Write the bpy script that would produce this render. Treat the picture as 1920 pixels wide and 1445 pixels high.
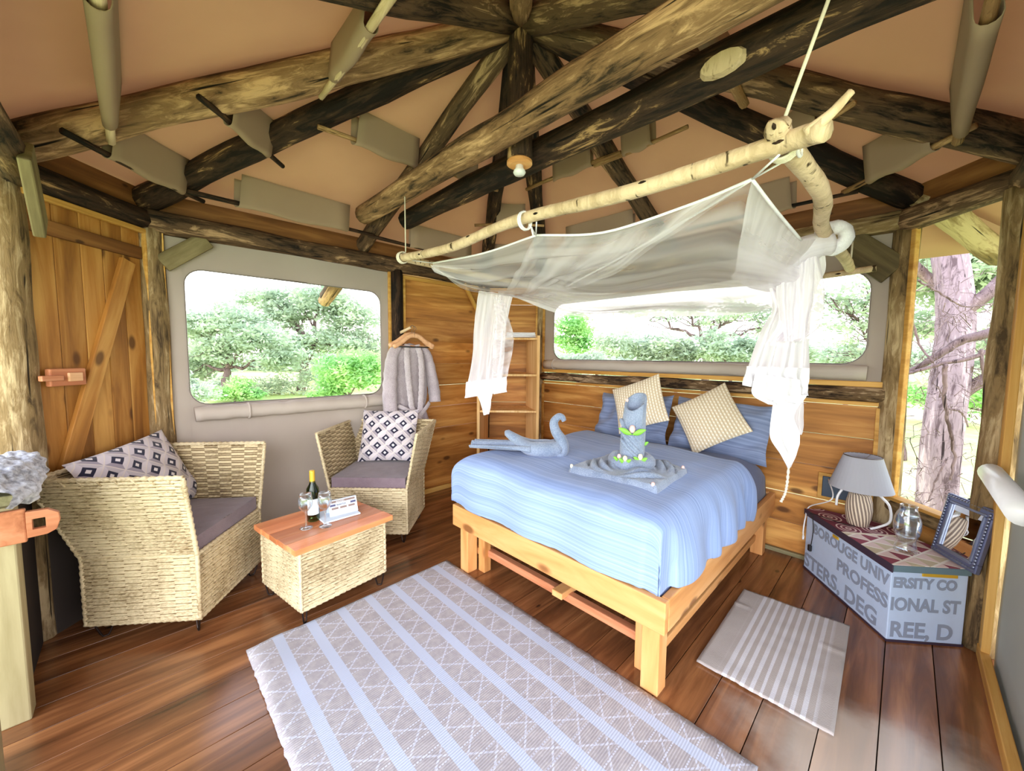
import bpy, math, random
import numpy as np
from mathutils import Vector, Matrix, noise

random.seed(7)
rng = np.random.default_rng(11)
PI = math.pi
S = bpy.context.scene
for o in list(bpy.data.objects):
    bpy.data.objects.remove(o)

# ------------------------------------------------------------------ camera
FOC, TILT, ROLL, EYE = 725.66, 0.07643, -0.00863, 1.4435      # focal length in pixels of a 1920 px wide picture
_f = Vector((0, math.cos(TILT), -math.sin(TILT)))
_d = Vector((0, -math.sin(TILT), -math.cos(TILT)))
_r = Vector((1, 0, 0))
CR = math.cos(ROLL) * _r + math.sin(ROLL) * _d
CD = -math.sin(ROLL) * _r + math.cos(ROLL) * _d
cam = bpy.data.cameras.new('camera')
cam.sensor_width = 36
cam.lens = FOC / 1920 * 36
cam.clip_start = 0.02
cam.clip_end = 500
camo = bpy.data.objects.new('camera', cam)
S.collection.objects.link(camo)
m = Matrix.Identity(4)
for i, v in enumerate((CR, -CD, -_f)):
    for j in range(3):
        m[j][i] = v[j]
m[2][3] = EYE
camo.matrix_world = m
S.camera = camo

# ------------------------------------------------------------------ light
S.view_settings.view_transform = 'Standard'
S.view_settings.look = 'None'
S.view_settings.gamma = 1
S.view_settings.use_curve_mapping = False
S.view_settings.exposure = 0.52
S.cycles.transparent_max_bounces = 24
S.cycles.max_bounces = 10
S.cycles.diffuse_bounces = 6
SKY = 3.4
w = bpy.data.worlds.new('sky')
S.world = w
w.use_nodes = True
nt = w.node_tree
bg = nt.nodes['Background']
tc = nt.nodes.new('ShaderNodeTexCoord')
sp = nt.nodes.new('ShaderNodeSeparateXYZ')
nt.links.new(tc.outputs['Generated'], sp.inputs[0])
rp = nt.nodes.new('ShaderNodeValToRGB')
nt.links.new(sp.outputs['Z'], rp.inputs[0])
els = rp.color_ramp.elements
els[0].position = 0.0
els[0].color = (1.0, .93, .86, 1)
els[1].position = .75
els[1].color = (.60, .76, 1.0, 1)
e_ = els.new(.25)
e_.color = (.93, .94, .98, 1)
nt.links.new(rp.outputs[0], bg.inputs[0])
bg.inputs[1].default_value = SKY


def area(name, loc, target, sx, sy, power, col):
    l = bpy.data.lights.new(name, 'AREA')
    l.shape = 'RECTANGLE'
    l.size, l.size_y, l.energy, l.color = sx, sy, power, col
    o = bpy.data.objects.new(name, l)
    S.collection.objects.link(o)
    o.location = loc
    o.rotation_euler = (Vector(target) - Vector(loc)).to_track_quat('-Z', 'Y').to_euler()
    return o


# unseen fill lamp added beyond the open tent front, strengthening its daylight
area('entrance_fill', (-1.2, -4.6, 2.0), (.2, 2.4, 1.1), 8.0, 3.6, 430, (.88, .94, 1.0))


# ------------------------------------------------------------------ helpers
def srgb(r, g, b):
    def c(x):
        x /= 255
        return x / 12.92 if x <= .04045 else ((x + .055) / 1.055) ** 2.4
    return (c(r), c(g), c(b), 1)


WLD = {}


def link(o, parent=None, M=None):
    M = Matrix(M) if M is not None else Matrix.Identity(4)
    S.collection.objects.link(o)
    o.matrix_basis = M
    WLD[o.name] = M
    if parent is not None:
        o.parent = parent
        o.matrix_parent_inverse = WLD[parent.name].inverted()
    return o


def tag(o, label=None, cat=None, group=None, kind=None):
    if label:
        o['label'] = label
    if cat:
        o['category'] = cat
    if group:
        o['group'] = group
    if kind:
        o['kind'] = kind
    return o


def thing(name, label, cat, loc=(0, 0, 0), group=None):
    o = bpy.data.objects.new(name, None)
    o.empty_display_size = .1
    link(o, None, Matrix.Translation(Vector(loc)))
    return tag(o, label, cat, group)


def struct(name, loc=(0, 0, 0)):
    o = bpy.data.objects.new(name, None)
    link(o, None, Matrix.Translation(Vector(loc)))
    o['kind'] = 'structure'
    return o


def dup(root, M, label=None):
    r = root.copy()
    S.collection.objects.link(r)
    r.matrix_basis = M
    WLD[r.name] = Matrix(M)
    if label:
        r['label'] = label

    def rec(src, dst):
        for ch in list(src.children):
            c = ch.copy()
            S.collection.objects.link(c)
            c.parent = dst
            WLD[c.name] = WLD[dst.name] @ ch.matrix_parent_inverse @ ch.matrix_basis
            rec(ch, c)
    rec(root, r)
    return r


class G:
    """collects shapes for one mesh"""

    def __init__(s):
        s.v, s.f, s.uv, s.mi = [], [], [], []
        s.cur = 0

    def add(s, vs, fs, uvs=None):
        b = len(s.v)
        s.v += [tuple(p) for p in vs]
        s.uv += list(uvs) if uvs is not None else [(0, 0)] * len(vs)
        s.f += [tuple(b + i for i in f) for f in fs]
        s.mi += [s.cur] * len(fs)
        return s

    def box(s, c, d, R=None):
        x, y, z = d[0] / 2, d[1] / 2, d[2] / 2
        vs = [Vector((a, b, e)) for e in (-z, z) for (a, b) in ((-x, -y), (x, -y), (x, y), (-x, y))]
        if R is not None:
            vs = [R @ p for p in vs]
        c = Vector(c)
        return s.add([p + c for p in vs], [(3, 2, 1, 0), (4, 5, 6, 7), (0, 1, 5, 4), (1, 2, 6, 5), (2, 3, 7, 6), (3, 0, 4, 7)])

    def prism(s, poly, z0, z1):
        n = len(poly)
        vs = [(p[0], p[1], z0) for p in poly] + [(p[0], p[1], z1) for p in poly]
        fs = [tuple(range(n - 1, -1, -1)), tuple(range(n, 2 * n))]
        fs += [(i, (i + 1) % n, n + (i + 1) % n, n + i) for i in range(n)]
        return s.add(vs, fs, [(p[0], p[1]) for p in vs])

    def tube(s, pts, rad, n=8, cap=True, closed=False, flat=1.0, up=None, twist=0):
        pts = [Vector(p) for p in pts]
        k = len(pts)
        if not hasattr(rad, '__len__'):
            rad = [rad] * k
        vs, uv = [], []
        nrm = None
        L = 0
        for i, p in enumerate(pts):
            if closed:
                t = pts[(i + 1) % k] - pts[i - 1]
            else:
                t = pts[min(i + 1, k - 1)] - pts[max(i - 1, 0)]
            if t.length < 1e-9:
                t = Vector((0, 0, 1))
            t.normalize()
            if nrm is None:
                u = Vector(up) if up else (Vector((0, 0, 1)) if abs(t.z) < .9 else Vector((1, 0, 0)))
                nrm = (u - t * u.dot(t)).normalized()
            else:
                nrm = nrm - t * nrm.dot(t)
                nrm.normalize()
            if up:
                u = Vector(up)
                q = u - t * u.dot(t)
                if q.length > .05:
                    nrm = q.normalized()
            bi = t.cross(nrm)
            if i:
                L += (p - pts[i - 1]).length
            for j in range(n):
                a = 2 * PI * j / n + twist * i
                vs.append(p + (nrm * math.cos(a) * flat + bi * math.sin(a)) * rad[i])
                uv.append((j / n, L))
        fs = []
        m_ = k if closed else k - 1
        for i in range(m_):
            i2 = (i + 1) % k
            for j in range(n):
                fs.append((i * n + j, i * n + (j + 1) % n, i2 * n + (j + 1) % n, i2 * n + j))
        if cap and not closed:
            fs.append(tuple(range(n - 1, -1, -1)))
            fs.append(tuple((k - 1) * n + j for j in range(n)))
        return s.add(vs, fs, uv)

    def lathe(s, prof, n=24, c=(0, 0, 0)):
        vs, fs = [], []
        k = len(prof)
        for (r, z) in prof:
            for j in range(n):
                a = 2 * PI * j / n
                vs.append((c[0] + r * math.cos(a), c[1] + r * math.sin(a), c[2] + z))
        for i in range(k - 1):
            for j in range(n):
                fs.append((i * n + j, i * n + (j + 1) % n, (i + 1) * n + (j + 1) % n, (i + 1) * n + j))
        return s.add(vs, fs, [(j / n, i / max(1, k - 1)) for i in range(k) for j in range(n)])

    def grid(s, fn, nu, nv, uvs=(1, 1)):
        vs, uv = [], []
        for i in range(nu + 1):
            for j in range(nv + 1):
                u, v = i / nu, j / nv
                vs.append(fn(u, v))
                uv.append((u * uvs[0], v * uvs[1]))
        fs = [(i * (nv + 1) + j, (i + 1) * (nv + 1) + j, (i + 1) * (nv + 1) + j + 1, i * (nv + 1) + j + 1)
              for i in range(nu) for j in range(nv)]
        return s.add(vs, fs, uv)

    def obj(s, name, mat, parent=None, M=None, smooth=False, bevel=0, solid=0, sub=0, label=None, wn=False):
        me = bpy.data.meshes.new(name)
        me.from_pydata(s.v, [], s.f)
        ul = me.uv_layers.new(name='UVMap')
        li = np.empty(len(me.loops), dtype=np.int32)
        me.loops.foreach_get('vertex_index', li)
        uva = np.array(s.uv, dtype=np.float32)[li]
        ul.data.foreach_set('uv', uva.ravel())
        for mm in (mat if isinstance(mat, (list, tuple)) else [mat]):
            me.materials.append(mm)
        me.polygons.foreach_set('material_index', np.array(s.mi, dtype=np.int32))
        if smooth:
            me.polygons.foreach_set('use_smooth', np.ones(len(me.polygons), dtype=bool))
        me.update()
        o = bpy.data.objects.new(name, me)
        link(o, parent, M)
        if bevel:
            b = o.modifiers.new('bevel', 'BEVEL')
            b.width, b.segments, b.limit_method = bevel, 2, 'ANGLE'
        if solid:
            b = o.modifiers.new('solid', 'SOLIDIFY')
            b.thickness, b.offset = solid, 0
        if sub:
            b = o.modifiers.new('sub', 'SUBSURF')
            b.levels = b.render_levels = sub
        if label:
            o['label'] = label
        return o


def at(u, v, y):
    """the point at distance y in front of the doorway that shows at picture position u, v"""
    d = CR * ((u - 960) / FOC) + CD * ((v - 722.5) / FOC) + _f
    return Vector((0, 0, EYE)) + d * (y / d.y)


def frame(o, x, z=(0, 0, 1)):
    """matrix with local X along x, local Z near z"""
    x = Vector(x).normalized()
    z = Vector(z)
    z = (z - x * z.dot(x)).normalized()
    y = z.cross(x)
    m = Matrix.Identity(4)
    for i, v in enumerate((x, y, z)):
        for j in range(3):
            m[j][i] = v[j]
    for j in range(3):
        m[j][3] = o[j]
    return m


def lerp(a, b, t):
    return Vector(a) * (1 - t) + Vector(b) * t


def catmull(P, n=8):
    P = [Vector(p) for p in P]
    Q = [P[0] * 2 - P[1]] + P + [P[-1] * 2 - P[-2]]
    out = []
    for i in range(1, len(Q) - 2):
        a, b, c, d = Q[i - 1], Q[i], Q[i + 1], Q[i + 2]
        for k in range(n):
            t = k / n
            out.append(.5 * ((2 * b) + (c - a) * t + (2 * a - 5 * b + 4 * c - d) * t * t + (3 * b - a - 3 * c + d) * t ** 3))
    out.append(P[-1])
    return out


# ------------------------------------------------------------------ materials
class NT:
    def __init__(s, name):
        s.m = bpy.data.materials.new(name)
        s.m.use_nodes = True
        s.t = s.m.node_tree
        s.b = s.t.nodes['Principled BSDF']
        s.o = s.t.nodes['Material Output']

    def n(s, typ, *ins, out=0, **kw):
        nd = s.t.nodes.new('ShaderNode' + typ)
        inputs = {}
        for k, v in kw.items():
            if hasattr(nd, k) and not k[0].isupper():
                setattr(nd, k, v)
            else:
                inputs[k] = v
        for i, v in enumerate(ins):
            if v is not None:
                s.put(nd.inputs[i], v)
        for k, v in inputs.items():
            s.put(nd.inputs[k.replace('_', ' ')], v)
        return nd.outputs[out]

    def put(s, sock, v):
        if isinstance(v, bpy.types.NodeSocket):
            s.t.links.new(v, sock)
        else:
            sock.default_value = v

    def math(s, op, a, b=0.0, c=None):
        nd = s.t.nodes.new('ShaderNodeMath')
        nd.operation = op
        s.put(nd.inputs[0], a)
        s.put(nd.inputs[1], b)
        if c is not None:
            s.put(nd.inputs[2], c)
        return nd.outputs[0]

    def ramp(s, x, stops, const=False):
        nd = s.t.nodes.new('ShaderNodeValToRGB')
        cr = nd.color_ramp
        if const:
            cr.interpolation = 'CONSTANT'
        while len(cr.elements) < len(stops):
            cr.elements.new(.5)
        for e, (p, c) in zip(cr.elements, stops):
            e.position = p
            e.color = c
        s.put(nd.inputs[0], x)
        return nd.outputs[0]

    def mix(s, f, a, b, mode='MIX'):
        nd = s.t.nodes.new('ShaderNodeMix')
        nd.data_type = 'RGBA'
        nd.blend_type = mode
        s.put(nd.inputs[0], f)
        s.put(nd.inputs[6], a)
        s.put(nd.inputs[7], b)
        return nd.outputs[2]

    def step(s, x, a, b):
        nd = s.t.nodes.new('ShaderNodeMapRange')
        nd.interpolation_type = 'SMOOTHSTEP'
        s.put(nd.inputs[0], x)
        s.put(nd.inputs[1], a)
        s.put(nd.inputs[2], b)
        return nd.outputs[0]

    def coord(s, scale=(1, 1, 1), src='Object', rnd=True):
        c = s.n('TexCoord', out={'Generated': 0, 'Normal': 1, 'UV': 2, 'Object': 3}[src])
        if rnd:
            r = s.n('ObjectInfo', out=5)
            off = s.n('CombineXYZ', s.math('MULTIPLY', r, 31.7), s.math('MULTIPLY', r, 17.3), s.math('MULTIPLY', r, 53.1))
            c = s.n('VectorMath', c, off, operation='ADD')
        return s.n('VectorMath', c, scale, operation='MULTIPLY')

    def noise(s, v, scale=1, detail=4, rough=.55, dist=0):
        return s.n('TexNoise', Vector=v, Scale=scale, Detail=detail, Roughness=rough, Distortion=dist)

    def bump(s, h, strength=.3, dist=.01):
        s.put(s.b.inputs['Normal'], s.n('Bump', Strength=strength, Distance=dist, Height=h))

    def fin(s, col=None, rough=None, **kw):
        if col is not None:
            s.put(s.b.inputs['Base Color'], col)
        if rough is not None:
            s.put(s.b.inputs['Roughness'], rough)
        for k, v in kw.items():
            s.put(s.b.inputs[k.replace('_', ' ')], v)
        return s.m


def wood(name, dark, mid, light, rough=.5, knots=.0, axis=0, var=.35, fine=26, bump=.25, spec=.3):
    t = NT(name)
    sc = [fine, fine, fine]
    sc[axis] = 1.4
    v = t.coord(tuple(sc))
    a = t.noise(v, 1, 6, .6, .8)
    sc2 = [4.5] * 3
    sc2[axis] = .5
    b = t.noise(t.coord(tuple(sc2)), 1, 3, .5, 1.6)
    x = t.math('ADD', t.math('MULTIPLY', a, .55), t.math('MULTIPLY', b, .5))
    c = t.ramp(x, [(.34, dark), (.52, mid), (.70, light)])
    r = t.n('ObjectInfo', out=5)
    k = t.math('ADD', t.math('MULTIPLY', r, var), 1 - var * .5)
    c = t.mix(1.0, c, t.n('CombineColor', k, k, k), 'MULTIPLY')
    if knots:
        sk = [6.5] * 3
        sk[axis] = 3.2
        vo = t.n('TexVoronoi', Vector=t.coord(tuple(sk)), Scale=1.0)
        kn = t.step(vo, knots, knots * .45)
        c = t.mix(t.math('MULTIPLY', kn, .8), c, (dark[0] * .35, dark[1] * .3, dark[2] * .3, 1))
    t.bump(a, bump, .003)
    return t.fin(c, rough, Specular_IOR_Level=spec)


def bark(name, dark, mid, pale, bias=.5, rough=.75, sc=7, rp=(.40, .48, .55, .66)):
    dark, mid, pale = [(c_[0] * 1.03, c_[1] * .91, c_[2] * .98, 1) for c_ in (dark, mid, pale)]
    t = NT(name)
    v = t.coord((sc * 4.2, sc * 4.2, sc * .75))
    a = t.noise(v, 1, 7, .7, 1.0)
    b = t.noise(t.coord((sc * .9, sc * .9, sc * .22)), 1, 3, .6, .6)
    x = t.math('ADD', t.math('MULTIPLY', a, .6), t.math('MULTIPLY', b, .6))
    x = t.math('ADD', x, bias - .6)
    c = t.ramp(x, list(zip(rp, (dark, mid, mid, pale))))
    cr = t.noise(t.coord((sc * 7, sc * 7, sc * .25)), 1, 2, .5, .3)
    c = t.mix(t.step(cr, .36, .28), c, (dark[0] * .3, dark[1] * .3, dark[2] * .3, 1))
    t.bump(t.math('ADD', a, cr), .6, .012)
    return t.fin(c, rough, Specular_IOR_Level=.2)


def canvas(name, col, trans=.35, scale=420):
    t = NT(name)
    v = t.coord((scale, scale, scale))
    nz = t.noise(t.coord((2.2, 2.2, 2.2)), 1, 4, .5)
    c = t.mix(t.step(nz, .3, .8), (col[0] * .92, col[1] * .9, col[2] * .9, 1), col)
    t.bump(t.noise(v, 1, 2), .12, .002)
    t.fin(c, .85, Specular_IOR_Level=.15)
    tr = t.n('BsdfTranslucent', c)
    mx = t.n('MixShader', trans, t.b.outputs[0], tr)
    t.t.links.new(mx, t.o.inputs[0])
    return t.m


def cloth(name, col, col2=None, scale=240, rough=.9, bump=.3, fuzz=.2):
    t = NT(name)
    v = t.coord((scale, scale, scale))
    a = t.noise(v, 1, 3)
    b = t.noise(t.coord((9, 9, 9)), 1, 4)
    c2 = col2 or tuple(x * .82 for x in col[:3]) + (1,)
    c = t.mix(t.step(t.math('ADD', t.math('MULTIPLY', a, .6), t.math('MULTIPLY', b, .4)), .35, .65), c2, col)
    t.bump(a, bump, .004)
    return t.fin(c, rough, Sheen_Weight=fuzz, Specular_IOR_Level=.15)


def plain(name, col, rough=.5, metal=0, **kw):
    t = NT(name)
    nz = t.noise(t.coord((30, 30, 30)), 1, 3)
    c = t.mix(nz, tuple(x * .92 for x in col[:3]) + (1,), col)
    return t.fin(c, rough, Metallic=metal, **kw)


def thin_glass(name):
    t = NT(name)
    tr = t.n('BsdfTransparent', (.93, .96, .98, 1))
    gl = t.n('BsdfGlossy', (1, 1, 1, 1), .03)
    fr = t.n('LayerWeight', .35, out=1)
    f = t.math('ADD', t.math('MULTIPLY', fr, .75), .06)
    t.t.links.new(t.n('MixShader', f, tr, gl), t.o.inputs[0])
    return t.m


def glass(name, col=(1, 1, 1, 1), rough=.0, ior=1.45):
    t = NT(name)
    return t.fin(col, rough, Transmission_Weight=1.0, IOR=ior)


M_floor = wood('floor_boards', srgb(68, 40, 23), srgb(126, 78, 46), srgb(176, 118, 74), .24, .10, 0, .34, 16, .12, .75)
def worn_highlight(m):
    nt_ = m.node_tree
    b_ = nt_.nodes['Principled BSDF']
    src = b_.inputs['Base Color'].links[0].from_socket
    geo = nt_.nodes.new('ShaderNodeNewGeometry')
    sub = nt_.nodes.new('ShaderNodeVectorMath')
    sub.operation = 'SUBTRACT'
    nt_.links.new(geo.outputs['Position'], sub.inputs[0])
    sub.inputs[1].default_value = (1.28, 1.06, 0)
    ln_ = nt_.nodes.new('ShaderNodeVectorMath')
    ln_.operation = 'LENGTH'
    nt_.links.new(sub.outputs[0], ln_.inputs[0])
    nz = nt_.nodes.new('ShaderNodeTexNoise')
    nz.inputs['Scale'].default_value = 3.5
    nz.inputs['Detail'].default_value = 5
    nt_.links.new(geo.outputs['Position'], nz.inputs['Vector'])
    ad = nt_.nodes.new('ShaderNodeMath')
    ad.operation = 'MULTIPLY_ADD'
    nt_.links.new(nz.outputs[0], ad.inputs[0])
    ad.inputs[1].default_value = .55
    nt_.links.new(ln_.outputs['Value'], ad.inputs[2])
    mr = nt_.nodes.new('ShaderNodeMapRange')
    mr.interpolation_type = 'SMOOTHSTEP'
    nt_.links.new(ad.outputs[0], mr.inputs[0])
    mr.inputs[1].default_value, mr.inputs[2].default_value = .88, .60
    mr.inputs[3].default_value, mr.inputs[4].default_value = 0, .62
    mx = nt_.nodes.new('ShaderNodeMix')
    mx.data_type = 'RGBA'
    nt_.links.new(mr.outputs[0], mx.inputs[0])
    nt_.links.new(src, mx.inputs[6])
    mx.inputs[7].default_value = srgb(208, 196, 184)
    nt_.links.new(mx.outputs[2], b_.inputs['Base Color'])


worn_highlight(M_floor)                      # pale floor highlight painted into the colour, over worn boards
M_board = wood('wall_boards', srgb(124, 76, 34), srgb(184, 124, 60), srgb(224, 170, 96), .55, .19, 0, .40, 15)
M_doorv = wood('door_boards_upright', srgb(122, 74, 32), srgb(180, 122, 56), srgb(218, 166, 92), .5, .19, 2, .46, 15)
M_door = wood('door_boards', srgb(122, 74, 32), srgb(180, 122, 56), srgb(218, 166, 92), .5, .19, 0, .46, 15)
M_pine = wood('pine', srgb(184, 118, 62), srgb(218, 156, 96), srgb(230, 178, 122), .45, .24, 0, .10, 12, .1)
M_trim = wood('trim_timber', srgb(168, 114, 46), srgb(206, 154, 76), srgb(226, 182, 106), .55, 0, 0, .2, 22)
M_trimv = wood('upright_trim', srgb(168, 114, 46), srgb(206, 154, 76), srgb(226, 182, 106), .55, 0, 2, .2, 22)
M_eave = wood('eave_board', srgb(82, 48, 22), srgb(120, 76, 38), srgb(156, 108, 60), .6, .1, 0, .2, 18)
M_table = wood('table_top', srgb(196, 104, 60), srgb(222, 136, 86), srgb(238, 168, 118), .22, 0, 0, .55, 12, .08, .5)
M_osb = wood('rough_board', srgb(190, 140, 82), srgb(226, 182, 122), srgb(244, 212, 160), .7, 0, 2, .12, 46, .5)
M_brace = wood('brace_timber', srgb(86, 74, 48), srgb(124, 110, 76), srgb(160, 146, 108), .7, 0, 0, .15, 14, .5)
M_brace2 = wood('dark_brace_timber', srgb(52, 42, 28), srgb(88, 74, 48), srgb(126, 110, 74), .7, 0, 0, .15, 14, .5)
M_latch = wood('latch_wood', srgb(150, 84, 54), srgb(190, 122, 86), srgb(206, 146, 112), .45, 0, 0, .2, 24)
M_hanger = wood('hanger_wood', srgb(196, 140, 96), srgb(222, 172, 130), srgb(236, 194, 154), .4, 0, 0, .1, 24)
M_grey = wood('weathered_timber', srgb(110, 100, 70), srgb(150, 142, 108), srgb(188, 182, 150), .7, .08, 0, .2, 20, .5)
M_palewood = wood('pale_timber', srgb(140, 126, 90), srgb(164, 150, 114), srgb(184, 172, 134), .6, .09, 2, .1, 16, .3)
M_barkdark = bark('pole_dark', srgb(26, 20, 15), srgb(62, 47, 33), srgb(176, 146, 98), .50, .75, 7, (.44, .55, .58, .66))
M_barkmix = bark('pole_mixed', srgb(30, 25, 19), srgb(92, 74, 52), srgb(178, 152, 112), .53, .75, 7, (.42, .52, .57, .66))
M_barkyel = bark('pole_yellow', srgb(54, 44, 30), srgb(134, 108, 74), srgb(198, 168, 122), .56, .75, 7, (.42, .53, .56, .66))
M_barkgrey = bark('post_grey', srgb(74, 62, 40), srgb(136, 118, 78), srgb(188, 174, 130), .56, .75, 7, (.42, .53, .56, .66))
M_barkrail = bark('rail_bark', srgb(44, 34, 24), srgb(104, 86, 58), srgb(176, 158, 122), .53, .8, 9, (.44, .50, .54, .60))
M_peel = bark('peeled_branch', srgb(128, 108, 70), srgb(190, 174, 134), srgb(216, 202, 162), .62, .6, 4)
M_twig = bark('stick', srgb(70, 50, 30), srgb(148, 118, 76), srgb(190, 162, 112), .55, .7, 12)
M_twigdark = bark('stick_dark', srgb(26, 20, 14), srgb(58, 42, 28), srgb(120, 96, 64), .45, .7, 12)
M_roof = canvas('roof_canvas', srgb(200, 165, 132), .36)
M_loop = canvas('canvas_loop', srgb(178, 152, 128), .25)
M_wallcanvas = canvas('wall_canvas', srgb(196, 184, 176), .35)
M_roll = canvas('canvas_roll', srgb(206, 194, 184), .2)
M_greycanvas = canvas('grey_canvas', srgb(176, 176, 172), .35)
M_darkcanvas = canvas('dark_canvas', srgb(70, 62, 58), .1)
M_bulb = plain('white_plastic', srgb(240, 240, 244), .3)
M_black = plain('black_plastic', srgb(24, 24, 26), .45)
M_iron = plain('dark_iron', srgb(58, 46, 42), .4, .8)
M_steel = plain('zip', srgb(120, 110, 105), .4, .6)
M_rope = cloth('cord', srgb(236, 226, 206), None, 300)
M_white = cloth('white_cloth', srgb(245, 243, 246), srgb(228, 226, 232), 260, .9, .2)
M_seat = cloth('seat_cover', srgb(136, 118, 126), srgb(116, 98, 106), 500, .9, .3, .3)
M_towel = cloth('grey_blue_towel', srgb(150, 162, 184), srgb(112, 126, 152), 190, 1, .9, .4)
M_robe = cloth('robe_fleece', srgb(186, 174, 180), srgb(158, 146, 152), 150, 1, .8, .4)
M_robetrim = cloth('robe_trim', srgb(206, 196, 200), srgb(176, 164, 170), 150, 1, .8, .4)
M_sheet = cloth('dark_sheet', srgb(92, 102, 138), srgb(78, 86, 120), 400, .9, .15)
M_fleece = cloth('grey_fleece', srgb(206, 208, 220), srgb(120, 120, 132), 60, 1, 1.0, .4)
M_shade = canvas('lamp_shade', srgb(206, 208, 218), .35)
M_leaf = plain('flower_leaf', srgb(126, 190, 66), .5)
M_petal = plain('flower_petal', srgb(246, 196, 190), .6)
M_petal2 = plain('flower_petal_cream', srgb(250, 236, 196), .6)
M_gold = plain('gold_foil', srgb(230, 184, 60), .35, .3)
M_label = plain('paper_label', srgb(236, 240, 248), .7)
M_bottle = glass('bottle_glass', (.12, .20, .06, 1), .02)
M_glass = thin_glass('clear_glass')
M_card = plain('printed_card', srgb(226, 236, 250), .4)
M_ink = plain('card_ink', srgb(86, 88, 130), .5)
M_ink2 = plain('card_photo', srgb(146, 122, 116), .5)
M_mirror = plain('mirror_glass', (.9, .9, .92, 1), .02, 1.0)
M_pewter = plain('pewter', srgb(150, 158, 184), .35, .85)
M_pewterd = plain('pewter_dark', srgb(120, 126, 160), .4, .7)
M_chest = plain('painted_chest', srgb(196, 214, 244), .5)
M_letter = plain('stencil_paint', srgb(146, 156, 178), .6)
M_chestedge = plain('chest_edge', srgb(62, 48, 66), .5)
M_teal = plain('teal_paint', srgb(106, 130, 142), .5)
M_navy = plain('navy_box', srgb(42, 60, 84), .4)


def wicker_mat(name, a, b):
    t = NT(name)
    x = t.noise(t.coord((60, 60, 160)), 1, 4, .6)
    y = t.noise(t.coord((5, 5, 5)), 1, 3, .5)
    c = t.ramp(t.math('ADD', t.math('MULTIPLY', x, .6), t.math('MULTIPLY', y, .5)), [(.36, a), (.60, b)])
    t.bump(x, .4, .002)
    return t.fin(c, .6, Specular_IOR_Level=.3)


M_wicker = wicker_mat('woven_grass', srgb(142, 118, 82), srgb(216, 198, 162))
M_grooveshade = wicker_mat('groove_shade', srgb(72, 54, 34), srgb(116, 92, 58))  # darker weave colour, shade painted into the grooves between strands


def pattern_cushion():
    t = NT('diamond_fabric')
    uv = t.n('TexCoord', out=2)
    s_ = t.n('SeparateXYZ', uv)
    sp_ = s_.node
    x, y = sp_.outputs[0], sp_.outputs[1]
    X = t.math('MULTIPLY', x, 3.6)
    Y = t.math('MULTIPLY', y, 3.6)
    a = t.math('ADD', X, Y)
    b = t.math('SUBTRACT', X, Y)
    fa = t.math('SUBTRACT', t.math('FRACT', t.math('ADD', a, 20.2)), .5)
    fb = t.math('SUBTRACT', t.math('FRACT', t.math('ADD', b, 20.2)), .5)
    aa, ab = t.math('ABSOLUTE', fa), t.math('ABSOLUTE', fb)
    mxd = t.math('MAXIMUM', aa, ab)
    navy = t.math('LESS_THAN', mxd, .25)
    core = t.math('LESS_THAN', mxd, .10)
    side = t.math('GREATER_THAN', aa, ab)
    pos = t.math('GREATER_THAN', t.math('ADD', fa, fb), 0)
    line = t.math('GREATER_THAN', mxd, .475)
    c = t.mix(side, srgb(206, 196, 204), srgb(160, 150, 162))
    c = t.mix(t.math('MULTIPLY', pos, .45), c, srgb(226, 216, 218))
    c = t.mix(line, c, srgb(222, 210, 204))
    c = t.mix(navy, c, srgb(28, 27, 56))
    c = t.mix(core, c, srgb(226, 218, 220))
    t.bump(t.noise(t.coord((260, 260, 260)), 1, 3), .3, .003)
    return t.fin(c, .8, Sheen_Weight=.2)


def cream_cushion():
    t = NT('cream_ribbed_fabric')
    uv = t.n('TexCoord', out=2)
    sp_ = t.n('SeparateXYZ', uv).node
    x = t.math('MULTIPLY', sp_.outputs[0], 19)
    fx = t.math('ABSOLUTE', t.math('SUBTRACT', t.math('FRACT', x), .5))
    y = t.math('FRACT', t.math('ADD', t.math('MULTIPLY', sp_.outputs[1], 16), t.math('MULTIPLY', t.math('FLOOR', x), .5)))
    dot = t.math('MULTIPLY', t.math('LESS_THAN', fx, .2), t.math('LESS_THAN', t.math('ABSOLUTE', t.math('SUBTRACT', y, .5)), .22))
    c = t.mix(t.step(fx, .1, .45), srgb(232, 216, 188), srgb(204, 186, 156))
    c = t.mix(dot, c, srgb(250, 244, 230))
    t.bump(t.math('ADD', t.math('MULTIPLY', t.step(fx, .5, .1), .7), t.math('MULTIPLY', dot, .5)), .5, .006)
    return t.fin(c, .9, Sheen_Weight=.2)


def duvet_mat():
    t = NT('blue_striped_cotton')
    uv = t.n('TexCoord', out=2)
    sp_ = t.n('SeparateXYZ', uv).node
    y = sp_.outputs[1]
    n1 = t.noise(t.n('CombineXYZ', t.math('MULTIPLY', sp_.outputs[0], .25), t.math('MULTIPLY', y, 74), 0.0), 1, 3, .6)
    n2 = t.noise(t.n('CombineXYZ', 0.3, t.math('MULTIPLY', y, 9), 4.0), 1, 1, .5)
    c = t.ramp(n1, [(.36, srgb(124, 146, 194)), (.50, srgb(138, 160, 208)), (.72, srgb(164, 182, 222))])
    c = t.mix(t.math('MULTIPLY', t.step(n2, .45, .62), .4), c, srgb(150, 170, 214))
    t.bump(t.math('ADD', n1, t.math('MULTIPLY', t.noise(t.coord((340, 340, 340)), 1, 2), .4)), .3, .004)
    return t.fin(c, .85, Sheen_Weight=.15, Specular_IOR_Level=.15)


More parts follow.
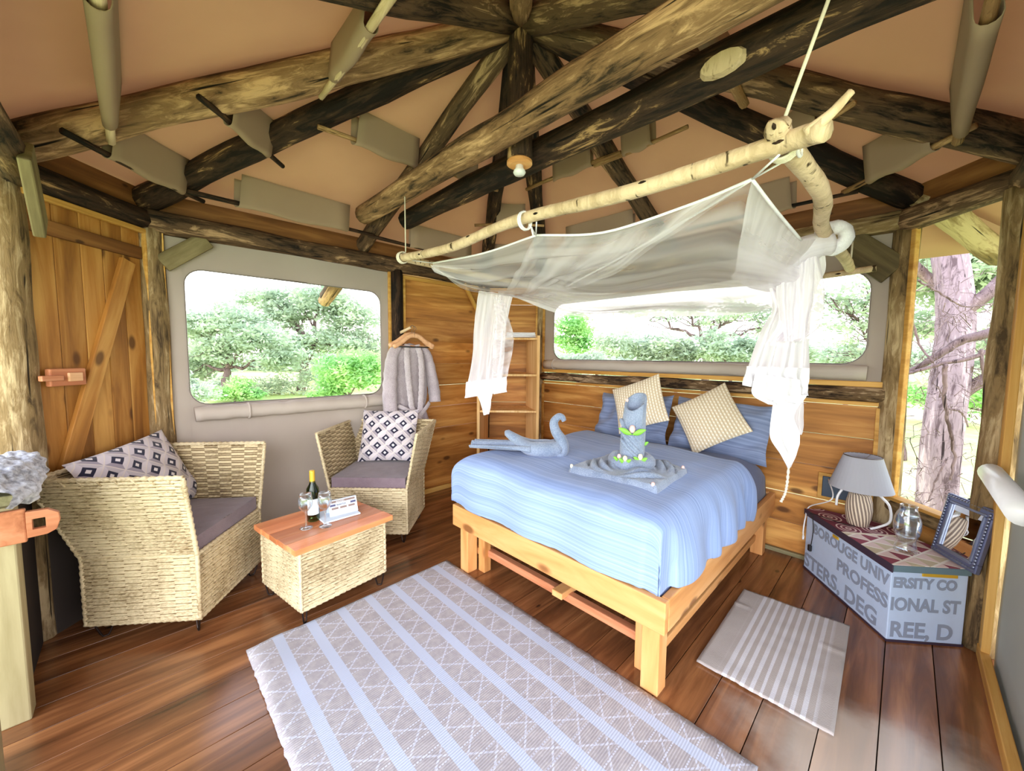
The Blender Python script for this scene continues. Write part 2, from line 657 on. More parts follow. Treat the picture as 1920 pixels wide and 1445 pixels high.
def pillow_mat():
    t = NT('blue_grey_pillow')
    uv = t.n('TexCoord', out=2)
    sp_ = t.n('SeparateXYZ', uv).node
    n1 = t.noise(t.n('CombineXYZ', 0.0, t.math('MULTIPLY', sp_.outputs[1], 22), 0.0), 1, 2, .6)
    c = t.ramp(n1, [(.4, srgb(112, 126, 160)), (.6, srgb(136, 150, 184))])
    t.bump(t.noise(t.coord((14, 14, 14)), 1, 3), .3, .01)
    return t.fin(c, .9, Sheen_Weight=.15)


def rug_mat():
    t = NT('woven_rug')
    uv = t.n('TexCoord', out=2)
    sp_ = t.n('SeparateXYZ', uv).node
    x, y = sp_.outputs[0], sp_.outputs[1]
    P = .1575
    k = t.math('DIVIDE', t.math('SUBTRACT', x, .128), P)
    fk = t.math('ABSOLUTE', t.math('SUBTRACT', t.math('FRACT', t.math('ADD', k, 10.5)), .5))
    stripe = t.math('LESS_THAN', fk, .15)
    X = t.math('DIVIDE', x, P)
    Y = t.math('DIVIDE', y, .135)

    def ln(e, wd):
        d = t.math('ABSOLUTE', t.math('SUBTRACT', t.math('FRACT', t.math('ADD', e, 40)), .5))
        return t.math('LESS_THAN', d, wd)
    d1 = ln(t.math('ADD', X, Y), .038)
    d2 = ln(t.math('SUBTRACT', X, Y), .038)
    d3 = ln(t.math('MULTIPLY', Y, 2.0), .045)
    dash = t.math('GREATER_THAN', t.math('FRACT', t.math('MULTIPLY', x, 82)), .38)
    dash2 = t.math('GREATER_THAN', t.math('FRACT', t.math('MULTIPLY', y, 82)), .25)
    lines = t.math('MAXIMUM', t.math('MULTIPLY', t.math('MAXIMUM', d1, d2), dash2), t.math('MULTIPLY', d3, dash))
    lines = t.math('MULTIPLY', lines, t.math('SUBTRACT', 1.0, stripe))
    rib = t.math('ABSOLUTE', t.math('SUBTRACT', t.math('FRACT', t.math('MULTIPLY', y, 105)), .5))
    nz = t.noise(t.coord((40, 40, 40)), 1, 4)
    c = t.mix(t.step(nz, .3, .7), srgb(160, 152, 156), srgb(176, 168, 170))
    c = t.mix(t.math('MULTIPLY', t.step(rib, .30, .5), .35), c, srgb(122, 116, 132))
    c = t.mix(stripe, c, srgb(182, 188, 208))
    c = t.mix(t.math('MULTIPLY', t.math('MULTIPLY', stripe, t.step(rib, .3, .5)), .3), c, srgb(160, 174, 214))
    c = t.mix(t.math('MULTIPLY', lines, .62), c, srgb(206, 210, 230))
    t.bump(t.math('ADD', t.math('MULTIPLY', rib, -.6), t.math('ADD', t.math('MULTIPLY', lines, .8), t.math('MULTIPLY', stripe, .2))), .6, .004)
    return t.fin(c, .95, Sheen_Weight=.2)


def mat_mat():
    t = NT('striped_bedside_mat')
    uv = t.n('TexCoord', out=2)
    sp_ = t.n('SeparateXYZ', uv).node
    x, y = sp_.outputs[0], sp_.outputs[1]
    nz = t.noise(t.n('CombineXYZ', t.math('MULTIPLY', x, 36), t.math('MULTIPLY', y, .6), 2.0), 1, 2, .5)
    body = t.math('MULTIPLY', t.step(x, .08, .12), t.step(x, .46, .42))
    wv = t.math('SINE', t.math('MULTIPLY', x, 175))
    st = t.math('MULTIPLY', body, t.step(t.math('ADD', wv, t.math('MULTIPLY', t.math('SUBTRACT', nz, .5), 2.4)), -.1, .35))
    c = t.mix(st, srgb(178, 168, 165), srgb(212, 210, 218))
    rib = t.math('ABSOLUTE', t.math('SUBTRACT', t.math('FRACT', t.math('MULTIPLY', y, 130)), .5))
    t.bump(t.math('ADD', rib, t.noise(t.coord((200, 200, 200)), 1, 2)), .4, .003)
    return t.fin(c, .95, Sheen_Weight=.2)


def runner_mat():
    t = NT('printed_runner')
    uv = t.n('TexCoord', out=2)
    sp_ = t.n('SeparateXYZ', uv).node
    x, y = sp_.outputs[0], sp_.outputs[1]        # x along the chest front, y towards the wall, metres
    Y = t.math('DIVIDE', y, .085)
    X = t.math('DIVIDE', x, .105)
    row = t.math('FLOOR', Y)
    fx = t.math('FRACT', t.math('ADD', t.math('ADD', X, t.math('MULTIPLY', row, .5)), 20.0))
    fy = t.math('FRACT', t.math('ADD', Y, 20.0))
    tri = t.math('LESS_THAN', t.math('ABSOLUTE', t.math('SUBTRACT', fx, .5)), t.math('MULTIPLY', t.math('SUBTRACT', 1.0, fy), .5))
    edge = t.math('LESS_THAN', t.math('ABSOLUTE', t.math('SUBTRACT', t.math('ABSOLUTE', t.math('SUBTRACT', fx, .5)), t.math('MULTIPLY', t.math('SUBTRACT', 1.0, fy), .5))), .06)
    alt = t.math('GREATER_THAN', t.math('FRACT', t.math('ADD', t.math('MULTIPLY', t.math('FLOOR', t.math('ADD', X, t.math('MULTIPLY', row, .5))), .5), t.math('MULTIPLY', row, .5))), .25)
    c = t.mix(tri, srgb(232, 206, 200), t.mix(alt, srgb(150, 70, 88), srgb(206, 190, 160)))
    c = t.mix(edge, c, srgb(246, 236, 226))
    # dark band with oval motifs at the wall end
    band = t.math('GREATER_THAN', x, .36)
    ux = t.math('DIVIDE', t.math('SUBTRACT', t.math('FRACT', t.math('DIVIDE', x, .17)), .5), .34)
    uy = t.math('DIVIDE', t.math('SUBTRACT', t.math('FRACT', t.math('DIVIDE', y, .14)), .5), .34)
    rr = t.math('SQRT', t.math('ADD', t.math('MULTIPLY', ux, ux), t.math('MULTIPLY', uy, uy)))
    rings = t.math('LESS_THAN', t.math('ABSOLUTE', t.math('SUBTRACT', t.math('FRACT', t.math('MULTIPLY', rr, 2.2)), .5)), .2)
    rings = t.math('MULTIPLY', rings, t.math('LESS_THAN', rr, 1.2))
    cb = t.mix(rings, srgb(120, 48, 66), srgb(226, 196, 190))
    c = t.mix(band, c, cb)
    c = t.mix(t.math('LESS_THAN', t.math('ABSOLUTE', t.math('SUBTRACT', x, .36)), .012), c, srgb(240, 226, 206))
    t.bump(t.noise(t.coord((300, 300, 300)), 1, 2), .2, .002)
    return t.fin(c, .85)


def lamp_body_mat():
    t = NT('carved_ceramic')
    uv = t.n('TexCoord', out=2)
    sp_ = t.n('SeparateXYZ', uv).node
    a = t.math('SINE', t.math('ADD', t.math('MULTIPLY', sp_.outputs[0], 2 * PI * 22), t.math('MULTIPLY', sp_.outputs[1], 26)))
    nz = t.noise(t.coord((60, 60, 20)), 1, 3)
    g = t.step(t.math('ADD', a, t.math('MULTIPLY', nz, .6)), -.1, .7)
    c = t.mix(g, srgb(134, 116, 104), srgb(226, 208, 186))
    t.bump(g, .6, .006)
    return t.fin(c, .6)


def net_mat(name, lo, hi, sx, sy):
    t = NT(name)
    uv = t.n('TexCoord', out=2)
    sp_ = t.n('SeparateXYZ', uv).node
    v = t.n('CombineXYZ', t.math('MULTIPLY', sp_.outputs[0], sx), t.math('MULTIPLY', sp_.outputs[1], sy), 1.0)
    a = t.noise(v, 1, 2, .5, .25)
    op = t.n('MapRange', a, .36, .68, lo, hi)
    d = t.n('BsdfDiffuse', (.97, .94, .99, 1))
    tl = t.n('BsdfTranslucent', (.97, .94, .99, 1))
    body = t.n('MixShader', .45, d, tl)
    tr = t.n('BsdfTransparent', (1, 1, 1, 1))
    t.t.links.new(t.n('MixShader', op, tr, body), t.o.inputs[0])
    return t.m


M_cush = pattern_cushion()
M_cream = cream_cushion()
M_duvet = duvet_mat()
M_pillow = pillow_mat()
M_rug = rug_mat()
M_mat = mat_mat()
M_runner = runner_mat()
M_lampbody = lamp_body_mat()
M_net = net_mat('mosquito_net', .20, .72, 1.3, 9)
M_net3 = net_mat('mosquito_net_swag', .50, .92, 1.3, 5)
M_net2 = net_mat('mosquito_net_gathered', .80, 1.0, 16, 1.2)


def leafmat(name, a, b, cc):
    t = NT(name)
    v = t.coord((.8, .8, .8), rnd=False)
    x = t.noise(v, 1, 2)
    y = t.n('TexWhiteNoise', t.n('VectorMath', t.coord((3, 3, 3), rnd=False), operation='FLOOR'), out=0)
    c = t.ramp(t.math('ADD', t.math('MULTIPLY', x, .7), t.math('MULTIPLY', y, .3)), [(.32, a), (.5, b), (.68, cc)])
    t.fin(c, .7, Specular_IOR_Level=.15)
    tl = t.n('BsdfTranslucent', c)
    t.t.links.new(t.n('MixShader', .4, t.b.outputs[0], tl), t.o.inputs[0])
    return t.m


M_acacia = leafmat('acacia_leaf', srgb(160, 176, 150), srgb(190, 204, 176), srgb(212, 224, 194))
M_bush = leafmat('bush_leaf', srgb(140, 188, 120), srgb(176, 216, 140), srgb(206, 234, 164))
M_grey_bush = leafmat('grey_bush_leaf', srgb(166, 178, 156), srgb(196, 206, 182), srgb(214, 224, 196))
M_treebark = bark('tree_bark', srgb(96, 82, 84), srgb(152, 138, 140), srgb(206, 192, 190), .52, .9, 5)
M_branch = bark('branch_bark', srgb(84, 70, 66), srgb(124, 108, 104), srgb(164, 148, 142), .5, .9, 8)


def ground_mat():
    t = NT('bush_ground')
    a = t.noise(t.coord((.25, .25, .25)), 1, 5, .6)
    b = t.noise(t.coord((7, 7, 7)), 1, 5, .7)
    c = t.ramp(t.math('ADD', t.math('MULTIPLY', a, .6), t.math('MULTIPLY', b, .4)), [(.35, srgb(150, 176, 100)), (.5, srgb(196, 204, 130)), (.64, srgb(226, 214, 164))])
    t.bump(b, .6, .05)
    return t.fin(c, .95, Specular_IOR_Level=.1)


M_ground = ground_mat()

# ------------------------------------------------------------------ the hut: plan
KX, KY = .03, 2.15                                     # king post, centre of the hut
P0, P1, P2, P3 = Vector((-2.34, 1.89, 0)), Vector((-2.34, 2.54, 0)), Vector((-.32, 4.51, 0)), Vector((.33, 4.51, 0))
P4, P5, P6, P7 = Vector((2.39, 2.42, 0)), Vector((2.38, 1.84, 0)), Vector((.335, -.17, 0)), Vector((-.32, -.17, 0))
OCT = [P0, P1, P2, P3, P4, P5, P6, P7]
BYAW = 2.348
BE = Vector((math.cos(BYAW), math.sin(BYAW), 0))       # along the foot of the bed
BN = Vector((math.sin(BYAW), -math.cos(BYAW), 0))      # foot to head of the bed
BO = Vector((.626, 1.486, 0))


def bed(a, b, z):
    return BO + BE * a + BN * b + Vector((0, 0, z))


class Wall:
    def __init__(s, A, B):
        s.A, s.B = A, B
        s.x = (B - A).normalized()
        s.L = (B - A).length
        y = Vector((0, 0, 1)).cross(s.x)
        s.inn = y if (Vector((KX, KY, 0)) - A).dot(y) > 0 else -y

    def p(s, a, z, i=0.0):
        return s.A + s.x * a + s.inn * i + Vector((0, 0, z))

    def M(s, a, z, i=0.0):
        return frame(s.p(a, z, i), s.x)


W_door, W_win, W_corner, W_bed, W_side, W_front, W_gate = (Wall(P0, P1), Wall(P1, P2), Wall(P2, P3), Wall(P3, P4), Wall(P4, P5), Wall(P5, P6), Wall(P7, P0))


def wbox(name, W, s0, s1, z0, z1, i, th, mat, parent=None, bevel=.004, label=None):
    g = G().box((0, 0, 0), (s1 - s0, th, z1 - z0))
    return g.obj(name, mat, parent, W.M((s0 + s1) / 2, (z0 + z1) / 2, i), bevel=bevel, label=label)


def stick(name, A, B, r0, r1, mat, parent=None, bend=0.0, n=8, seg=None, rough=.06, label=None, flats=1.0, seed=0):
    """a natural pole from A to B, local Z along it"""
    A, B = Vector(A), Vector(B)
    L = (B - A).length
    k = seg or max(5, int(L / .12))
    sd = seed or random.random() * 100
    g = G()
    pts, rad = [], []
    for q in range(k + 1):
        t = q / k
        off = bend * math.sin(t * PI)
        pts.append(Vector((off + r0 * rough * 1.5 * noise.noise((sd, t * L * 2.2, 0)), r0 * rough * 1.5 * noise.noise((sd, t * L * 2.2, 9)), t * L)))
        rad.append((r0 * (1 - t) + r1 * t) * (1 + rough * 1.4 * noise.noise((sd + 3, t * L * 3.1, 4))))
    g.tube(pts, rad, n)
    for q in range(len(g.v)):                           # uneven hewn section
        x, y, z = g.v[q]
        f = 1 + rough * noise.noise((x * 22 + sd, y * 22, z * 1.7))
        c = pts[min(k, q // n)]
        g.v[q] = (c.x + (x - c.x) * f, c.y + (y - c.y) * f, z)
    D = (B - A).normalized()
    up = Vector((0, 0, 1)) if abs(D.z) < .95 else Vector((1, 0, 0))
    X = (up - D * up.dot(D)).normalized()
    Y = D.cross(X)
    m = Matrix.Identity(4)
    for i, v in enumerate((X, Y, D)):
        for j in range(3):
            m[j][i] = v[j]
    for j in range(3):
        m[j][3] = A[j]
    return g.obj(name, mat, parent, m, smooth=True, label=label)


# ------------------------------------------------------------------ floor of wide planks
floor = struct('floor', (KX, KY, 0))
octf = [Vector((KX, KY, 0)) + (p - Vector((KX, KY, 0))) * 1.045 for p in OCT]


def clip(poly, n, d):
    out = []
    for i in range(len(poly)):
        a, b = poly[i], poly[(i + 1) % len(poly)]
        da, db = a.dot(n) - d, b.dot(n) - d
        if da <= 0:
            out.append(a)
        if da * db < 0:
            out.append(a + (b - a) * (da / (da - db)))
    return out


a0 = -2.9
k = 0
while a0 < 2.9:
    wd = .172 + .014 * math.sin(k * 2.3)
    e0 = BE.dot(Vector((KX, KY, 0))) + a0
    poly = [BE * e0 - BN * 4, BE * (e0 + wd - .0035) - BN * 4, BE * (e0 + wd - .0035) + BN * 6, BE * e0 + BN * 6]
    for i in range(8):
        A_, B_ = octf[i], octf[(i + 1) % 8]
        nn = Vector(((B_ - A_).y, -(B_ - A_).x, 0)).normalized()
        if nn.dot(Vector((KX, KY, 0)) - A_) > 0:
            nn = -nn
        poly = clip(poly, nn, nn.dot(A_))
        if len(poly) < 3:
            break
    if len(poly) >= 3:
        c = sum(poly, Vector()) / len(poly)
        Mx = frame(c, BN)
        inv = Mx.inverted()
        loc = [inv @ p for p in poly]
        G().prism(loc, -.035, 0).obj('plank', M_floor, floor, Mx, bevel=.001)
    a0 += wd
    k += 1

G().prism([Vector((KX, KY, 0)) + (p - Vector((KX, KY, 0))) * 1.06 for p in [Vector((KX, KY, 0)) + (q - Vector((KX, KY, 0))) * 1.06 for q in OCT]], -.12, -.037).obj('underlay', M_darkcanvas, floor)

# ------------------------------------------------------------------ posts
posts = {}
POST = [
    ('post', P0 + Vector((-.075, -.03, 0)), 2.24, .098, .09, M_barkgrey, 'thick lichen-grey round post between plank door and half wall'),
    ('post', P1 + Vector((.0, .02, 0)), 2.24, .072, .068, M_barkgrey, 'grey round post between plank door and canvas window'),
    ('post', W_win.p(1.72, 0), 2.24, .070, .062, M_barkdark, 'dark post carrying the bathrobe peg beside the canvas window'),
    ('post', P2, 2.24, .06, .055, M_barkmix, 'post in the corner behind the shelf, mostly covered'),
    ('post', P3 + Vector((.0, .01, 0)), 2.24, .055, .05, M_barkgrey, 'narrow grey post between shelf and the long canvas window'),
    ('post', P4 + Vector((.015, .01, 0)), 2.24, .068, .064, M_barkgrey, 'post behind the lamp between long window and side opening'),
    ('post', P5 + Vector((-.005, -.0, 0)), 2.24, .085, .08, M_barkgrey, 'stout post behind the leaning mirror'),
]
for (nm, p, h, r0, r1, mt, lb) in POST:
    o = stick(nm, p, p + Vector((0, 0, h)), r0, r1, mt, n=12, rough=.07)
    tag(o, lb, 'post', 'round posts of the hut')

# ring beam logs on top of the posts
RB = [(W_door, M_barkdark, 'dark ring beam log above the plank door'),
      (W_win, M_barkmix, 'long ring beam log above the canvas window and bathrobe'),
      (W_corner, M_barkmix, 'short ring beam log above the shelf'),
      (W_bed, M_barkgrey, 'long ring beam log above the window behind the bed'),
      (W_side, M_barkmix, 'short ring beam log above the side opening by the lamp'),
      (W_front, M_barkmix, 'ring beam log above the plain grey canvas wall'),
      (W_gate, M_barkmix, 'ring beam log above the half wall')]
for W, mt, lb in RB:
    o = stick('ring_beam', W.p(-.05, 2.285), W.p(W.L + .05, 2.285), .072, .066, mt, n=10, rough=.09)
    tag(o, lb, 'beam', 'ring beam logs')

# boards above the ring beam
for i, W in enumerate((W_door, W_win, W_corner, W_bed, W_side, W_front, W_gate)):
    o = wbox('trim_%d' % (i + 1), W, .0, W.L, 2.352, 2.475, -.02, .02, M_eave)
    tag(o, kind='structure')

# ------------------------------------------------------------------ roof canvas
APEX = Vector((KX, KY, 3.245))
ceil_ = struct('ceiling', (KX, KY, 2.5))


def rim(p, k):
    c = Vector((KX, KY, 0))
    q = c + (p - c) * k
    return Vector((q.x, q.y, 3.245 + (2.49 - 3.245) * k))


for i in range(8):
    A_, B_ = OCT[i], OCT[(i + 1) % 8]

    def fn(u, v, A_=A_, B_=B_, i=i):
        k_ = .02 + 1.39 * u
        p = lerp(rim(A_, k_), rim(B_, k_), v)
        sag = .018 * math.sin(PI * v) * math.sin(PI * min(1, u / .7)) if u < .7 else 0
        return p - Vector((0, 0, sag + .004 * noise.noise((p.x * 4, p.y * 4, i))))
    G().grid(fn, 14, 10).obj('canvas_panel', M_roof, ceil_, smooth=True, solid=.004)


def ringpt(P):
    return Vector((P[0], P[1], 2.42))


def kingpt(P):
    d = Vector((P[0] - KX, P[1] - KY, 0)).normalized()
    return Vector((KX + d.x * .07, KY + d.y * .07, 3.15))


mid = lambda a, b: (a + b) / 2
RP = {'P0': P0, 'P1': P1, 'P2': P2, 'P3': P3, 'P4': P4, 'P5': P5, 'P6': P6, 'P7': P7, 'm12': mid(P1, P2), 'm34': mid(P3, P4), 'm56': mid(P5, P6), 'm70': mid(P7, P0), 'm67': mid(P6, P7)}


def raf(kk, t):
    return lerp(ringpt(RP[kk]), kingpt(RP[kk]), t)


RAFT = [('P0', .088, .07, M_barkyel, -.2, 'rafter log from the king post down to the post by the half wall'),
        ('P1', .078, .066, M_barkdark, -.02, 'dark rafter log from the king post to the post beside the plank door'),
        ('m12', .072, .062, M_barkmix, -.5, 'rafter log ending over the middle of the wall with the canvas window'),
        ('P2', .066, .06, M_barkdark, -.15, 'thin dark rafter log ending in the corner near the bathrobe side of the shelf'),
        ('P3', .066, .06, M_barkdark, -.15, 'thin rafter log ending above the narrow post beside the shelf'),
        ('m34', .072, .062, M_barkmix, -.15, 'rafter log ending over the middle of the long window behind the net'),
        ('P4', .078, .066, M_barkdark, -.03, 'dark rafter log ending above the post behind the lamp'),
        ('P5', .082, .07, M_barkmix, -.35, 'rafter log from the king post to the stout post by the mirror'),
        ('m56', .082, .07, M_barkmix, -.1, 'heavy rafter log passing to the grey canvas wall side'),
        ('m70', .082, .07, M_barkmix, -.1, 'heavy rafter log passing to the half wall side'),
        ('m67', .06, .055, M_barkyel, -.1, 'short pale rafter log coming straight towards the entrance')]
for kk, r0, r1, mt, t0, lb in RAFT:
    o = stick('rafter', raf(kk, t0), raf(kk, 1.0), r0, r1, mt, n=10, rough=.09, bend=random.uniform(-.015, .015))
    tag(o, lb, 'rafter', 'roof rafters')
for W, a_, lb in ((W_side, .30, 'cracked rafter tail log outside the side opening, under the overhang'),):
    q = W.p(a_, 0)
    o = stick('rafter_tail', Vector((2.40, 2.36, 2.42)), Vector((3.15, 2.56, 2.12)), .075, .07, M_barkgrey, n=10, rough=.1)
    tag(o, lb, 'rafter')
d_ = (RP['m12'] - Vector((KX, KY, 0))).normalized()
o = stick('rafter_tail', ringpt(RP['m12']) + d_ * .45 - Vector((0, 0, .19)), ringpt(RP['m12']) + d_ * 1.0 - Vector((0, 0, .41)), .07, .068, M_barkyel, n=10)
tag(o, 'sawn rafter tail log seen through the top of the canvas window', 'rafter')

king = stick('king_post', (KX, KY, 2.487), (KX, KY, 3.2), .066, .064, M_barkdark, n=10, rough=.04)
tag(king, 'black upright king post hanging at the centre of the roof', 'post')

# tie poles
for sg, r, mt, lb, d0, d1, rl in ((-1, .08, M_barkyel, 'thick yellowish tie pole on the entrance side of the king post', 1.60, 1.72, .0),
                                  (1, .078, M_barkdark, 'dark bark-covered tie pole on the bed side of the king post', 1.46, 1.7, .0)):
    off = Vector((.713, .70, 0)) * (.150 * sg)
    c = Vector((KX, KY, 2.555)) + off
    dr = Vector((-.70, .713, 0))
    o = stick('tie_pole', c + dr * d0, c - dr * d1, r * .92, r * 1.08, mt, n=12, rough=.07, bend=.01)
    tag(o, lb, 'beam')
    if sg == 1:
        kn = c - dr * .97 + Vector((-.713, -.70, 0)) * .072 + Vector((0, 0, -.028))
        g = G().tube([kn - Vector((-.713, -.70, 0)) * .012, kn + Vector((-.713, -.70, -.3)) * .014], [.042, .034], 14)
        g.v = [tuple(Vector(p) + dr * ((Vector(p) - kn).dot(dr) * 1.1)) for p in g.v]
        g.obj('knot', M_peel, o, label='pale oval knot')

# ceiling lamp at the foot of the king post
t = thing('ceiling_lamp', 'round wooden ceiling rose with small white bulb under the king post', 'lamp', (KX, KY, 2.487))
Lc = (KX, KY - .0, 2.44)
G().lathe([(0, .045), (.055, .045), (.068, .035), (.068, .022), (.05, .016), (0, .016)], 28, Lc).obj('rose', M_pine, t, smooth=False)
G().lathe([(0, .02), (.02, .02), (.022, .0), (.03, -.008), (.034, -.02), (.026, -.032), (0, -.034)], 20, Lc).obj('bulb', M_bulb, t, smooth=True)

# roof sticks carried in canvas loops
STK = [('P0', 'P1', .14, -.21, 1.20, .13, .92, M_twigdark, 'dark stick in a canvas loop over the plank door, low tier', .016),
       ('P0', 'P1', .39, -.31, 1.30, .14, .94, M_twigdark, 'thin stick in a canvas loop over the plank door, upper tier', .015),
       ('P1', 'm12', .15, -.09, .97, .19, .79, M_twigdark, 'crooked dark stick in a long loop over the canvas window', .017),
       ('P1', 'm12', .55, -.08, 1.04, .23, .88, M_twig, 'pale stick in an upper loop above the canvas window', .014),
       ('m12', 'P2', .14, -.06, .97, .25, .82, M_twigdark, 'dark stick over the bathrobe, behind the net pole', .015),
       ('m12', 'P2', .58, .15, .99, .20, .65, M_twig, 'short pale stick just behind the tie poles', .014),
       ('P2', 'P3', .40, -.42, 1.16, .07, .73, M_twig, 'stick crossing the two thin rafters above the shelf, upper tier', .013),
       ('P2', 'P3', .14, -.21, 1.07, .11, .72, M_twigdark, 'stick crossing the two thin rafters above the shelf, low tier', .013),
       ('P3', 'm34', .60, -.12, 1.22, .32, .87, M_twig, 'forked stick in an upper loop behind the ceiling lamp', .014),
       ('P3', 'm34', .21, .00, 1.05, .29, .89, M_twig, 'stick in a low loop above the net peak', .013),
       ('m34', 'P4', .59, -.12, .89, .24, .56, M_twig, 'brown stick in an upper loop between dark pole and net pole', .015),
       ('m34', 'P4', .15, .20, 1.00, .57, .75, M_twigdark, 'stick in a low loop behind the knotted net corner', .014),
       ('P4', 'P5', .17, -.12, 1.29, .24, .96, M_twig, 'long stick in a wide green-grey loop above the side opening', .017),
       ('P4', 'P5', .37, -.40, 1.30, -.10, .77, M_twig, 'upper stick behind the end of the net pole', .015),
       ('P5', 'm56', .14, .06, .95, .15, .80, M_twig, 'stick in a broad loop above the stout post', .02),
       ('P5', 'm56', .56, -.16, .9, .2, .8, M_twig, 'thick short stick ending beside the dark tie pole knot', .024),
       ('m70', 'P0', .18, .03, 1.02, .13, .85, M_peel, 'pale peeled stick hanging over the half wall', .020),
       ('m70', 'P0', .61, -.20, 1.16, .13, .82, M_peel, 'pale peeled stick crossing the big rafter log', .02)]
for (i_, j_, t_, wa, wb, sa, sb, mt, lb, r) in STK:
    def spt(w_, dz=-.095):
        return lerp(raf(i_, t_), raf(j_, t_), w_) + Vector((0, 0, dz))
    o = stick('roof_stick', spt(wa), spt(wb), r, r * .85, mt, n=7, rough=.14, bend=random.uniform(-.02, .02))
    tag(o, lb, 'stick', 'sticks in the roof loops')
    # loop: two canvas flaps sewn to the roof, wrapped round the stick
    g = G()
    up_ = .075
    q0, q1 = raf(i_, t_ - .005), raf(j_, t_ - .005)
    p0, p1 = raf(i_, t_ + .025), raf(j_, t_ + .025)

    def loop(u, v):
        w_ = sa + (sb - sa) * v
        a = lerp(p0, p1, w_) + Vector((0, 0, up_))
        c = lerp(q0, q1, w_) + Vector((0, 0, up_ - .004))
        s_ = spt(w_) + Vector((0, 0, .008 * math.sin(v * 9)))
        out = (c - a)
        out.z = 0
        out.normalize()
        R_ = r * 1.5
        if u < .35:
            return lerp(a, s_ - out * R_, u / .35)
        if u > .65:
            return lerp(s_ + out * R_, c, (u - .65) / .35)
        th = PI * (u - .35) / .30
        return s_ - out * R_ * math.cos(th) - Vector((0, 0, R_ * math.sin(th)))
    g.grid(loop, 20, 8).obj('canvas_loop', M_loop, ceil_, smooth=True, solid=.003)

# ------------------------------------------------------------------ walls
def window_sheet(name, W, s0, s1, z0, z1, a0, a1, b0, b1, r, i, mat, parent):
    g = G()

    def rect(x0, x1, y0, y1, nx=8, ny=4):
        g.grid(lambda u, v: (x0 + (x1 - x0) * u, .006 * noise.noise(((x0 + (x1 - x0) * u) * 3, 1, (y0 + (y1 - y0) * v) * 3)), y0 + (y1 - y0) * v), nx, ny)
    rect(s0, a0, z0, z1)
    rect(a1, s1, z0, z1)
    rect(a0, a1, z0, b0, 12)
    rect(a0, a1, b1, z1, 12)
    loop = []
    for (cx, cz, sx, sz) in ((a1 - r, b1 - r, 1, 1), (a0 + r, b1 - r, -1, 1), (a0 + r, b0 + r, -1, -1), (a1 - r, b0 + r, 1, -1)):
        arc = [(cx + sx * r * math.cos(q * PI / 12), cz + sz * r * math.sin(q * PI / 12)) for q in range(7)]
        cor = (cx + sx * r, cz + sz * r)
        vs = [(cor[0], 0, cor[1])] + [(x_, 0, z_) for x_, z_ in arc]
        g.add(vs, [(0, q, q + 1) for q in range(1, 7)])
        loop += arc if sx * sz > 0 else arc[::-1]
    o = g.obj(name, mat, parent, W.M(0, 0, i), solid=.006)
    g2 = G().tube([(x_, .004, z_) for x_, z_ in loop], .0065, 6, closed=True)
    g2.obj('zip', M_steel, o, W.M(0, 0, i), smooth=True)
    return o


def roll_up(parent, W, s0, s1, z, r, i, tight=True):
    pts = [W.p(s0 + (s1 - s0) * q / 40, z, i) + Vector((0, 0, .012 * noise.noise((q * .35, 3, s0)))) for q in range(41)]
    rad = [r * (1 + (.10 if not tight else .04) * noise.noise((q * .5, 8, s0))) for q in range(41)]
    roll = G().tube(pts, rad, 14).obj('roll_up_blind', M_roll, parent, smooth=True)
    for sp_ in ((.22, .84) if not tight else (.05, .86)):
        c = s0 + (s1 - s0) * sp_
        ring = []
        g = G().tube([W.p(c, z, i) + (W.inn * math.cos(q * PI / 8) + Vector((0, 0, 1)) * math.sin(q * PI / 8)) * (r * 1.06) for q in range(16)], .008, 6, closed=True)
        g.obj('strap', M_roll, roll, smooth=True)
    return roll


# plank door in the short wall
door = struct('door_1', P0 + Vector((0, .32, 0)))
ed = [.02, .145, .27, .385, .50, .615]
for a, b in zip(ed, ed[1:]):
    wbox('plank', W_door, a, b - .003, -.02, 2.2, -.03, .022, M_doorv, door)
wbox('shade_panel', W_door, -.01, .62, -.02, .72, .012, .012, M_darkcanvas, door, label='dark sheet in place of shade low on the door')  # dark sheet put in for the shade behind the chair
wbox('batten', W_door, .012, .60, 2.03, 2.105, -.008, .026, M_eave, door)
wbox('batten', W_door, .012, .60, .30, .40, -.008, .026, M_door, door)
A_, B_ = W_door.p(.10, .78, -.006), W_door.p(.515, 2.0, -.006)
G().box((0, 0, 0), ((B_ - A_).length, .026, .082)).obj('brace', M_door, door, frame((A_ + B_) / 2, B_ - A_, (0, -1, .3)), bevel=.003)
latch = wbox('latch', W_door, .045, .21, 1.268, 1.358, .012, .03, M_latch, door, .006)
wbox('bolt', W_door, -.005, .09, 1.298, 1.325, .034, .022, M_latch, latch, .004)
wbox('keeper', W_door, .12, .185, 1.29, 1.336, .03, .016, M_hanger, latch, .004)
o = wbox('trim_8', W_door, .605, .64, .0, 2.22, .01, .03, M_trim)
tag(o, kind='structure')
o = wbox('trim_9', W_door, .0, .62, 2.19, 2.22, .012, .03, M_trim)
tag(o, kind='structure')

